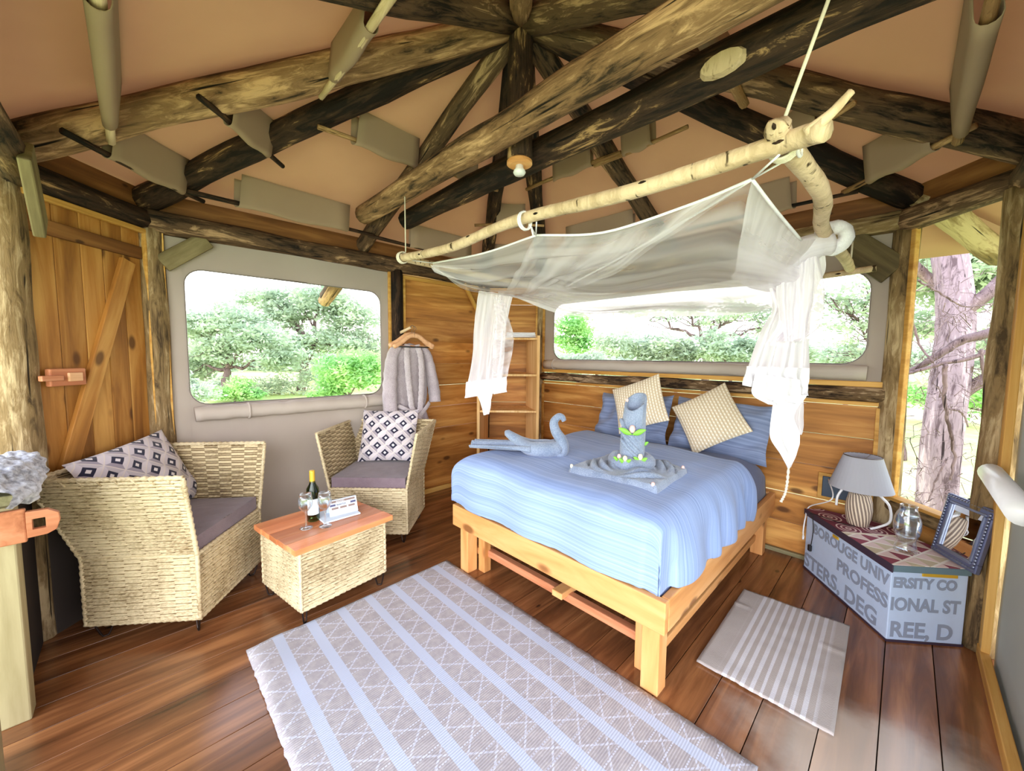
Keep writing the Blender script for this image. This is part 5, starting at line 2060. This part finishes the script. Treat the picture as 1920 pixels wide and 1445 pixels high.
# ties
pA = lerp(NL, NR, .535)
for P_ in ([nA, pA + UP * -.02 + Vector((.02, .0, 0))], [nA, pA + Vector((.05, -.04, -.02))], [nB, NR + UP * -.03], [nB, NR + sdv * .07 - UP * .02], [nC, NL + Vector((.03, -.03, -.02))]):
    G().tube([P_[0], lerp(P_[0], P_[1], .5), P_[1]], .0036, 6).obj('tie', M_white, net, smooth=True)
g = G()
vq = fd.cross(UP).normalized()
for q in range(2):
    g.tube([pA + fd * (q * .012 - .01) + (UP * math.cos(a_ * PI / 8) + vq * math.sin(a_ * PI / 8)) * .040 for a_ in range(16)], .005, 6, closed=True)
g.tube([pA - vq * .042 + UP * .02, pA - vq * .06 + UP * .055], .005, 6)
g.tube([pA - vq * .042 - UP * .02, pA - vq * .055 - UP * .055], .005, 6)
g.obj('tie_knot', M_white, net, smooth=True)
g = G()
c = NR + sdv * .06
g.tube([c + Vector((.03 + .02 * math.cos(a_ * PI / 8), -.02 + .02 * math.cos(a_ * PI / 8), -.0 + .018 * math.sin(a_ * PI / 8))) for a_ in range(16)], .005, 6, closed=True)
g.obj('tie_knot', M_white, net, smooth=True)


def drape(name, rows, ruff, amp, dirx, mat, ny=40, nx=40, thick_row=None, seed=0, depthv=None):
    """rows: list of (left point, right point) from top to bottom; ruffled sheet hanging between"""
    Lf = catmull([r[0] for r in rows], 6)
    Rf = catmull([r[1] for r in rows], 6)
    k_ = len(Lf) - 1
    dv = Vector(depthv or (-.35, -.93, 0)).normalized()

    def fn(u, v):
        q = v * k_
        i = min(k_ - 1, int(q))
        a, b = lerp(Lf[i], Lf[i + 1], q - i), lerp(Rf[i], Rf[i + 1], q - i)
        p = lerp(a, b, u)
        am = amp * (.4 + .6 * v)
        return p + dv * (am * math.sin(u * PI * ruff + 1.6 * noise.noise((u * 3, v * 2, seed))) + .012 * noise.noise((u * 8, v * 6, seed + 2)))
    return G().grid(fn, nx, ny).obj(name, mat, net, smooth=True)


# gathered tail on the shelf side
drape('net_tail', [(at(898, 545, 2.95), at(962, 552, 2.88)), (at(890, 600, 2.96), at(950, 606, 2.9)), (at(885, 670, 2.97), at(944, 676, 2.92)), (at(876, 722, 2.98), at(940, 720, 2.93))], 7, .035, None, M_net2, 30, 60, seed=1)
drape('net_tail', [(at(925, 556, 2.9), at(942, 556, 2.86)), (at(928, 600, 2.9), at(958, 606, 2.84)), (at(925, 650, 2.9), at(962, 640, 2.84)), (at(922, 715, 2.9), at(952, 705, 2.86))], 4, .03, None, M_net, 30, 30, seed=5)
M_hem = M_white
drape('hem_band', [(at(874, 716, 2.99), at(950, 706, 2.94)), (at(871, 746, 2.98), at(951, 735, 2.93))], 6, .035, None, M_white, 6, 60, seed=1)
drape('hem_band', [(at(890, 728, 2.94), at(925, 722, 2.92)), (at(900, 752, 2.93), at(922, 745, 2.92)), (at(908, 778, 2.93), at(917, 776, 2.93))], 2, .02, None, M_white, 12, 14, seed=3)
# knot round the crooked pole
KN = lerp(NR, NH, .585)
knot = G()


def knotf(u, v):
    th, ph = 2 * PI * u, 2 * PI * v
    R2, r2 = .05, .032
    d1, d2 = UP, sdv.cross(UP).normalized()
    rad_ = d1 * math.cos(th) + d2 * math.sin(th)
    rr = r2 * (1 + .25 * noise.noise((math.cos(th) * 2, math.sin(th) * 2, v * 4)))
    return KN + rad_ * (R2 + rr * math.cos(ph)) + sdv * rr * 1.3 * math.sin(ph)


knot.grid(knotf, 30, 14).obj('knot', M_white, net, smooth=True)
tw = catmull([KN - UP * .03 - sdv * .03, at(1510, 466, 1.93), at(1478, 486, 1.96), at(1455, 500, 2.0)], 6)
G().tube(tw, [.05, .055, .05] + [.06] * (len(tw) - 3), 14).obj('twist', M_net2, net, smooth=True)
# heavy drape on the lamp side
drape('net_tail', [(at(1455, 480, 1.98), at(1545, 462, 1.92)), (at(1440, 530, 2.0), at(1548, 505, 1.93)), (at(1448, 580, 2.0), at(1532, 540, 1.95)), (at(1428, 620, 2.0), at(1520, 610, 1.95)), (at(1402, 690, 2.0), at(1518, 690, 1.95))], 8, .035, None, M_net2, 40, 70, seed=11)
drape('net_tail', [(at(1470, 480, 1.95), at(1530, 468, 1.90)), (at(1455, 545, 1.96), at(1545, 530, 1.9)), (at(1460, 600, 1.96), at(1540, 604, 1.92)), (at(1440, 640, 1.97), at(1500, 640, 1.92))], 5, .03, None, M_net2, 30, 50, seed=14)
drape('net_tail', [(at(1468, 500, 1.93), at(1528, 480, 1.90)), (at(1462, 560, 1.94), at(1524, 556, 1.9)), (at(1470, 640, 1.94), at(1510, 640, 1.9))], 3, .02, None, M_net2, 20, 30, seed=17)
drape('hem_band', [(at(1400, 686, 2.0), at(1518, 690, 1.94)), (at(1392, 722, 1.99), at(1516, 742, 1.93))], 8, .035, None, M_white, 8, 70, seed=11)
drape('hem_band', [(at(1416, 700, 1.96), at(1500, 712, 1.92)), (at(1410, 738, 1.95), at(1505, 752, 1.92)), (at(1440, 758, 1.94), at(1512, 756, 1.92))], 4, .02, None, M_white, 10, 30, seed=21)
drape('hem_band', [(at(1452, 742, 1.94), at(1514, 740, 1.92)), (at(1446, 780, 1.93), at(1490, 778, 1.91)), (at(1444, 820, 1.93), at(1500, 818, 1.91)), (at(1462, 850, 1.93), at(1497, 842, 1.92)), (at(1476, 876, 1.93), at(1483, 876, 1.92))], 2, .015, None, M_white, 24, 16, seed=23)
drape('net_tail', [(at(1490, 750, 1.94), at(1507, 745, 1.93)), (at(1475, 782, 1.94), at(1507, 790, 1.93)), (at(1490, 812, 1.94), at(1503, 815, 1.93))], 1, .01, None, M_net2, 10, 10, seed=25)
sp_ = catmull([at(1479, 872, 1.93), at(1476, 905, 1.93), at(1472, 925, 1.93), at(1464, 941, 1.93)], 10)
G().tube(sp_, [.006 + .002 * math.sin(q * 2.2) for q in range(len(sp_))], 7).obj('braided_cord', M_rope, net, smooth=True)

# ------------------------------------------------------------------ bathrobe on hangers
RX = W_win.x
RI = W_win.inn
RC = W_win.p(1.775, 0, .14)                       # robe centre line


def rp(x, y, z):
    return RC + RX * x + RI * y + UP * z


rb = thing('bathrobe', 'grey-mauve fleece bathrobe hanging from the peg, belt tied loosely', 'robe', rp(0, 0, 1.55))


def torso(u, v):
    th = 2 * PI * u
    z = 1.555 - (1.555 - .70) * v
    hw = .165 + .03 * v + .02 * math.exp(-((v - 1) / .2) ** 2) - .03 * math.exp(-((v - .72) / .13) ** 2)
    if v < .05:
        hw *= .72 + .28 * (v / .05)
    dp = (.045 + .035 * v) * (1 if v > .05 else v / .05 + .05)
    x = hw * math.copysign(abs(math.cos(th)) ** .7, math.cos(th))
    fold = .012 * math.sin(th * 9 + 2 * noise.noise((u * 4, v * 2, 1))) * v
    y = (dp + fold) * math.sin(th)
    return rp(x + .004 * noise.noise((u * 9, v * 9, 0)), y, z - .05 * abs(x / .2) * (1 - v))


G().grid(torso, 72, 40).obj('body', M_robe, rb, smooth=True)
for sg in (-1, 1):
    pts = catmull([rp(sg * .13, 0, 1.52), rp(sg * .185, .01, 1.42), rp(sg * .215, .03, 1.25), rp(sg * .235, .05, 1.08), rp(sg * .235, .06, .985 - (.05 if sg < 0 else 0))], 7)
    k_ = len(pts)
    G().tube(pts, [(.055 + .018 * min(1, q / 18)) * (1 + .12 * noise.noise((q * .5, sg * 3, 1))) for q in range(k_)], 16, flat=.75).obj('sleeve', M_robe, rb, smooth=True)
    # ribbed lapel
    lp = catmull([rp(sg * .05, .045, 1.54), rp(sg * .072, .075, 1.42), rp(sg * .068, .095, 1.2), rp(sg * .05, .105, 1.0), rp(sg * .03, .115, .86)], 12)
    g = G()
    g.tube(lp, [.030 + .0035 * math.sin(q * 1.9) for q in range(len(lp))], 10, flat=.42, up=RI)
    g.obj('lapel', M_robetrim, rb, smooth=True)
    bl2 = catmull([rp(sg * .165, .07, .98), rp(sg * .10, .115, .94), rp(sg * .03, .135, .885), rp(-sg * .03, .14, .84)], 8)
    G().tube(bl2, .020, 10, flat=.5, up=RI).obj('belt', M_robetrim, rb, smooth=True)
# hangers
def hanger(lbl, y, tilt, mat, bar, zs=1.60):
    t = thing('coat_hanger', lbl, 'hanger', rp(0, y, zs), 'coat hangers')
    R3 = lambda x, z: rp(x * math.cos(tilt), y + x * math.sin(tilt), z)
    for sg in (-1, 1):
        P_ = catmull([R3(0, zs + .025), R3(sg * .06, zs + .012), R3(sg * .14, zs - .045), R3(sg * .215, zs - .085)], 6)
        G().tube(P_, [.017] * (len(P_) - 1) + [.013], 10, flat=1.3, up=UP).obj('shoulder', mat, t, smooth=True)
    hk = catmull([R3(0, zs + .03), R3(0, zs + .06), R3(.022, zs + .085), R3(.010, zs + .108), R3(-.014, zs + .10)], 6)
    G().tube(hk, .0022, 6).obj('hook', M_steel, t, smooth=True)
    G().tube([R3(-.19, zs - .082), R3(.19, zs - .082)], .006 if bar is M_black else .005, 8).obj('bar', bar, t, smooth=True)
    return t


hanger('wooden hanger with black bar, the one nearer the room', .085, -.08, M_hanger, M_black)
hanger('wooden hanger close to the dark post, behind the other', .045, .16, M_hanger, M_hanger, 1.61)

# ------------------------------------------------------------------ the bush outside
GZ = -.18
gr = struct('ground', (0, 0, GZ))


def gfun(u, v):
    r_ = 3.2 * (90 / 3.2) ** u - 3.2
    a = 2 * PI * v
    x, y = KX + r_ * math.cos(a), KY + r_ * math.sin(a)
    return (x, y, GZ + (.10 * noise.noise((x * .25, y * .25, 0)) + .04 * noise.noise((x, y, 3))) * min(1, r_ / 6) + .0 * r_)


G().grid(gfun, 60, 96).obj('terrain', M_ground, gr, smooth=True)


def leaves(name, blobs, size, mat, parent, aspect=.4, flat=.6):
    """thousands of small leaf blades scattered through ellipsoid clumps"""
    C_, Nn = [], 0
    for (c, r, n_) in blobs:
        k_ = max(4, n_ // 60)
        u = rng.normal(size=(k_, 3))
        u /= np.linalg.norm(u, axis=1)[:, None]
        sub = np.array(c) + u * (rng.random((k_, 1)) ** .45) * np.array(r)
        sr = np.array(r) * .26 + .05
        idx = rng.integers(0, k_, n_)
        C_.append(sub[idx] + rng.normal(size=(n_, 3)) * sr * np.array([.8, .8, .45]))
    P = np.concatenate(C_)
    n_ = len(P)
    a = rng.normal(size=(n_, 3))
    a[:, 2] *= flat
    a /= np.linalg.norm(a, axis=1)[:, None]
    b = rng.normal(size=(n_, 3))
    b = np.cross(a, b)
    b /= np.linalg.norm(b, axis=1)[:, None]
    s_ = size * (.6 + .8 * rng.random((n_, 1)))
    a = a * s_
    b = b * s_ * aspect
    V = np.stack([P - a, P + b, P + a, P - b], 1).reshape(-1, 3)
    me = bpy.data.meshes.new(name)
    me.vertices.add(4 * n_)
    me.vertices.foreach_set('co', V.astype(np.float32).ravel())
    me.loops.add(4 * n_)
    me.loops.foreach_set('vertex_index', np.arange(4 * n_, dtype=np.int32))
    me.polygons.add(n_)
    me.polygons.foreach_set('loop_start', np.arange(0, 4 * n_, 4, dtype=np.int32))
    me.materials.append(mat)
    me.update()
    me.validate()
    o = bpy.data.objects.new(name, me)
    link(o, parent)
    o['kind'] = 'stuff'
    return o


def limb(g, a, b, r0, r1, wob, n=6, k_=7):
    a, b = Vector(a), Vector(b)
    sd = random.random() * 50
    L = (b - a).length
    pts = [lerp(a, b, q / k_) + Vector((noise.noise((sd, q * .6, 0)), noise.noise((sd, q * .6, 5)), noise.noise((sd, q * .6, 9)))) * wob * L * math.sin(PI * min(1, q / k_ + .05) * .9) for q in range(k_ + 1)]
    g.tube(pts, [r0 + (r1 - r0) * q / k_ for q in range(k_ + 1)], n)
    return pts


def tree(name, label, cat, base, fork, blobs, size, mat, r0, group=None, bare=0, aspect=.4, trunkmat=None, twigs=6):
    base = Vector((base[0], base[1], GZ))
    t = thing(name, label, cat, base, group)
    tm = trunkmat or M_branch
    g = G()
    base, fork = Vector(base), Vector(fork)
    limb(g, base - UP * .1, fork, r0, r0 * .75, .08, 9)
    g.obj('trunk', tm, t, smooth=True)
    g = G()
    for (c, r, n_) in blobs:
        pts = limb(g, fork, c, r0 * .5, r0 * .14, .16, 6)
        for q in range(twigs):
            s_ = pts[random.randint(2, len(pts) - 1)]
            e = Vector(c) + Vector((random.uniform(-1, 1) * r[0], random.uniform(-1, 1) * r[1], random.uniform(-.9, .9) * r[2]))
            p2 = limb(g, s_, e, r0 * .13, r0 * .03, .2, 4, 5)
            for w_ in range(bare):
                s2 = p2[random.randint(1, 5)]
                e2 = s2 + Vector((random.uniform(-1, 1), random.uniform(-1, 1), random.uniform(-.8, .8))) * r[0] * .45
                limb(g, s2, e2, r0 * .045, r0 * .015, .25, 3, 4)
    o = g.obj('branches', tm, t, smooth=True)
    o['kind'] = 'stuff'
    bl = [b for b in blobs if b[2] > 0]
    if bl:
        leaves('foliage', bl, size, mat, t, aspect)
    return t


def px(u, v, y):
    return at(u, v, y)


def blob(u, v, y, ru, rv, n_, ry=None):
    c = at(u, v, y)
    k_ = y / FOC
    return (tuple(c), (ru * k_, (ry if ry else ru * k_ * .8), rv * k_), n_)


# seen through the canvas window
y = 17
tree('acacia_tree', 'broad flat-topped acacia in the middle of the canvas window view', 'tree', px(563, 738, y), px(585, 640, y),
     [blob(600, 565, y, 60, 30, 3000), blob(660, 590, y, 50, 30, 2400), blob(540, 590, y, 45, 25, 2000), blob(500, 560, y, 45, 20, 1500), blob(640, 640, y, 70, 26, 2600), blob(560, 650, y, 50, 25, 2000), blob(690, 650, y, 40, 30, 1600)],
     .10, M_acacia, .20, 'acacias beyond the canvas window', 1)
y = 17
tree('shrub', 'wide pale shrub belt around the trunk of the broad acacia', 'shrub', px(560, 752, 15.5), px(560, 745, 15.5), [blob(520, 722, 15.5, 40, 18, 1600), blob(585, 715, 15.5, 35, 22, 1500), blob(400, 722, 15.8, 50, 18, 1700)], .06, M_grey_bush, .05, 'shrubs beyond the canvas window', twigs=3)
y = 14.5
tree('acacia_tree', 'spreading grey-green acacia at the door end of the canvas window view', 'tree', px(420, 735, y), px(425, 690, y),
     [blob(375, 610, y, 40, 30, 2300), blob(430, 600, y, 50, 28, 2600), blob(480, 630, y, 60, 30, 3000), blob(400, 660, y, 60, 28, 2800), blob(520, 670, y, 50, 28, 2200), blob(350, 690, y, 40, 25, 1500)],
     .085, M_acacia, .15, 'acacias beyond the canvas window', 1)
tree('shrub', 'fresh yellow-green shrub low in the canvas window view', 'shrub', px(440, 752, 13.2), px(440, 745, 13.2), [blob(445, 728, 13.2, 26, 20, 1500), blob(415, 738, 13.2, 22, 12, 700), blob(475, 735, 13.2, 18, 12, 600)], .07, M_bush, .04, 'shrubs beyond the canvas window', twigs=3)
tree('shrub', 'dense bright green shrub beside the hanging bathrobe in the window view', 'shrub', px(660, 752, 11.5), px(655, 740, 11.5), [blob(640, 700, 11.5, 45, 35, 3200), blob(690, 690, 11.5, 40, 40, 3000), blob(615, 735, 11.5, 25, 16, 1000)], .07, M_bush, .05, 'shrubs beyond the canvas window', twigs=3)
tree('shrub', 'small dark shrub under the spreading acacia', 'shrub', px(365, 765, 11), px(365, 755, 11), [blob(370, 738, 11, 30, 20, 1600), blob(345, 720, 11, 22, 24, 900)], .06, M_grey_bush, .04, 'shrubs beyond the canvas window', twigs=3)
for q, (u, y, lbl) in enumerate(((365, 34, 'hazy round tree far behind the spreading acacia'), (520, 38, 'hazy low tree far behind the stump'), (620, 36, 'hazy far tree behind the broad acacia'), (700, 33, 'hazy far tree behind the bright shrub'))):
    tree('far_tree', lbl, 'tree', px(u, 705, y), px(u, 690, y), [blob(u, 680, y, 55, 20, 2400), blob(u - 45, 685, y, 35, 15, 900), blob(u + 45, 686, y, 35, 14, 900)], .17, M_grey_bush, .15, 'distant trees', twigs=2)
# seen through the long window
y = 12
tree('shrub', 'small green round-topped tree at the shelf end of the long window view', 'tree', px(1080, 705, y), px(1085, 660, y), [blob(1080, 610, y, 34, 20, 2000), blob(1100, 640, y, 30, 20, 1400), blob(1060, 645, y, 26, 20, 1000)], .06, M_bush, .05, 'bushes beyond the long window', 1)
for q, (u, v, yy, ru, rv, n_, mm, lbl) in enumerate(((1180, 650, 10, 70, 34, 4200, M_grey_bush, 'wide grey-green bush behind the nearer cream cushion in the long window'),
                                          (1270, 655, 9.5, 55, 38, 3600, M_grey_bush, 'tall grey bush in the middle of the long window view'),
                                          (1370, 650, 9, 60, 34, 3400, M_acacia, 'green bush just left of the hanging net in the long window'),
                                          (1120, 680, 8.5, 60, 20, 2200, M_grey_bush, 'low grey scrub along the sill at the shelf end of the long window'),
                                          (1480, 660, 9, 50, 32, 2600, M_grey_bush, 'grey bush hidden behind the hanging net drape'),
                                          (1590, 668, 8, 55, 22, 1700, M_acacia, 'green bush at the lamp end of the long window view'))):
    yb = yy
    tree('bush', lbl, 'bush', px(u, 730, yb), px(u, 700, yb), [blob(u - ru * .4, v, yy, ru * .6, rv, n_ // 2), blob(u + ru * .45, v + 6, yy, ru * .55, rv * .9, n_ // 2)], .055, mm, .05, 'bushes beyond the long window', 1, twigs=5)
y = 11
tree('thorn_tree', 'half-bare thorn tree with gnarled branches in the long window view', 'tree', px(1330, 720, y), px(1320, 640, y),
     [blob(1230, 590, y, 60, 16, 500), blob(1290, 580, y, 50, 16, 350), blob(1390, 580, y, 55, 22, 900), blob(1440, 610, y, 40, 25, 900), blob(1340, 600, y, 40, 18, 600)], .06, M_acacia, .12, None, 3, twigs=9)
tree('thorn_tree', 'sparse thorn branches near the lamp end of the long window', 'tree', px(1700, 760, 6.2), px(1680, 690, 6.2),
     [blob(1600, 600, 6.2, 45, 35, 500), blob(1560, 560, 6.2, 35, 30, 300), blob(1620, 540, 6.2, 40, 30, 300), blob(1590, 660, 6.2, 45, 25, 300)], .045, M_acacia, .07, None, 3, twigs=10)
for q, (u, y, lbl) in enumerate(((1060, 30, 'hazy tree line clump at the shelf end of the long window'), (1200, 32, 'hazy tree line clump behind the wide grey bush'), (1420, 30, 'hazy tree line clump behind the net'), (1600, 28, 'hazy tree line clump at the lamp end of the long window'), (1760, 26, 'hazy tree line clump beyond the big trunk'), (1900, 26, 'hazy tree line clump at the edge of the side opening'))):
    tree('far_tree', lbl, 'tree', px(u, 705, y), px(u, 690, y), [blob(u, 672, y, 70, 24, 2400), blob(u - 55, 680, y, 40, 18, 900), blob(u + 55, 680, y, 40, 18, 900)], .15, M_grey_bush, .15, 'distant trees', twigs=2)

# big camelthorn trunk beside the hut
bt = thing('big_tree', 'massive grey deeply furrowed tree trunk close outside the side opening', 'tree', at(1752, 1040, 4.25))


def trunkf(u, v):
    P_ = [at(1752, 1040, 4.25), at(1757, 930, 4.25), at(1770, 795, 4.25), at(1788, 660, 4.28), at(1790, 560, 4.35), at(1775, 440, 4.5), at(1770, 300, 4.7)]
    c = catmull(P_, 10)
    q = v * (len(c) - 1)
    i = min(len(c) - 2, int(q))
    p = lerp(c[i], c[i + 1], q - i)
    a = 2 * PI * u
    r_ = .155 - .035 * v
    ca, sa = math.cos(a), math.sin(a)
    rid = 1 - abs(noise.noise((ca * 3.2 + v * 2.2, sa * 3.2, v * 3.0))) * 2
    rid2 = 1 - abs(noise.noise((ca * 8 + v * 2, sa * 8, v * 9))) * 2
    r_ *= 1 + .10 * rid + .07 * rid2 + .05 * math.sin(3 * a + v * 4)
    return (p.x + r_ * ca, p.y + r_ * sa, p.z)


G().grid(trunkf, 90, 150).obj('trunk', M_treebark, bt, smooth=True)


def br(pts, r0, r1, n=7):
    C_ = catmull(pts, 8)
    k_ = len(C_) - 1
    for q in range(1, k_):
        C_[q] = C_[q] + Vector((noise.noise((q * .5, r0 * 99, 0)), noise.noise((q * .5, r0 * 99, 4)), noise.noise((q * .5, r0 * 99, 8)))) * .015
    return C_, [r0 + (r1 - r0) * q / k_ for q in range(k_ + 1)], n


for P_, r0, r1 in (([at(1930, 590, 3.3), at(1860, 622, 3.4), at(1800, 640, 3.5), at(1740, 678, 3.6), at(1690, 705, 3.7)], .05, .022),
                   ([at(1930, 606, 3.2), at(1850, 660, 3.3), at(1775, 680, 3.4), at(1700, 700, 3.5)], .022, .014),
                   ([at(1840, 655, 3.3), at(1846, 720, 3.3), at(1860, 770, 3.3)], .013, .007),
                   ([at(1772, 682, 3.4), at(1772, 720, 3.4), at(1775, 780, 3.4), at(1790, 850, 3.4), at(1782, 900, 3.4)], .018, .009),
                   ([at(1778, 765, 3.4), at(1805, 775, 3.4), at(1815, 800, 3.4)], .010, .006),
                   ([at(1775, 860, 3.4), at(1755, 900, 3.4), at(1740, 940, 3.4)], .009, .005),
                   ([at(1705, 580, 3.6), at(1722, 640, 3.6), at(1750, 680, 3.5)], .012, .008),
                   ([at(1722, 525, 3.8), at(1780, 560, 3.8), at(1820, 575, 3.8), at(1910, 560, 3.8)], .010, .006),
                   ([at(1795, 740, 4.3), at(1880, 690, 4.0), at(1920, 650, 3.9)], .07, .04),
                   ([at(1790, 590, 4.3), at(1840, 560, 4.2), at(1900, 500, 4.2)], .08, .05),
                   ([at(1785, 540, 4.35), at(1740, 520, 4.6), at(1690, 470, 4.6)], .07, .04)):
    C_, R__, n__ = br(P_, r0, r1)
    G().tube(C_, R__, n__).obj('bough', M_branch, bt, smooth=True)
g = G()
for q in range(150):
    s_ = at(random.uniform(1690, 1920), random.uniform(520, 960), random.uniform(3.3, 4.0))
    d = Vector((random.uniform(-1, 1), random.uniform(-.5, .5), random.uniform(-1, .6)))
    L_ = random.uniform(.12, .38)
    p2 = limb(g, s_, s_ + d.normalized() * L_, .0045, .0015, .3, 3, 5)
    for w_ in range(2):
        d2 = (d + Vector((random.uniform(-1, 1), random.uniform(-1, 1), random.uniform(-1, 1))) * .9).normalized()
        limb(g, p2[random.randint(1, 4)], p2[3] + d2 * L_ * .5, .0028, .001, .3, 3, 4)
o = g.obj('twigs', M_branch, bt)
o['kind'] = 'stuff'
leaves('foliage', [blob(1760, 530, 5.5, 60, 35, 2200), blob(1850, 540, 5.2, 60, 40, 2200), blob(1720, 620, 6, 40, 30, 700), blob(1830, 480, 5.0, 90, 40, 2500), blob(1870, 640, 5.5, 40, 30, 600), blob(1700, 470, 5.5, 80, 30, 1500)], .05, M_acacia, bt)
tree('shrub', 'bright green shrub behind the big trunk in the side opening', 'shrub', px(1850, 800, 9), px(1850, 770, 9), [blob(1850, 735, 9, 55, 40, 2600), blob(1730, 740, 10, 45, 30, 1400)], .06, M_bush, .05, None, twigs=3)
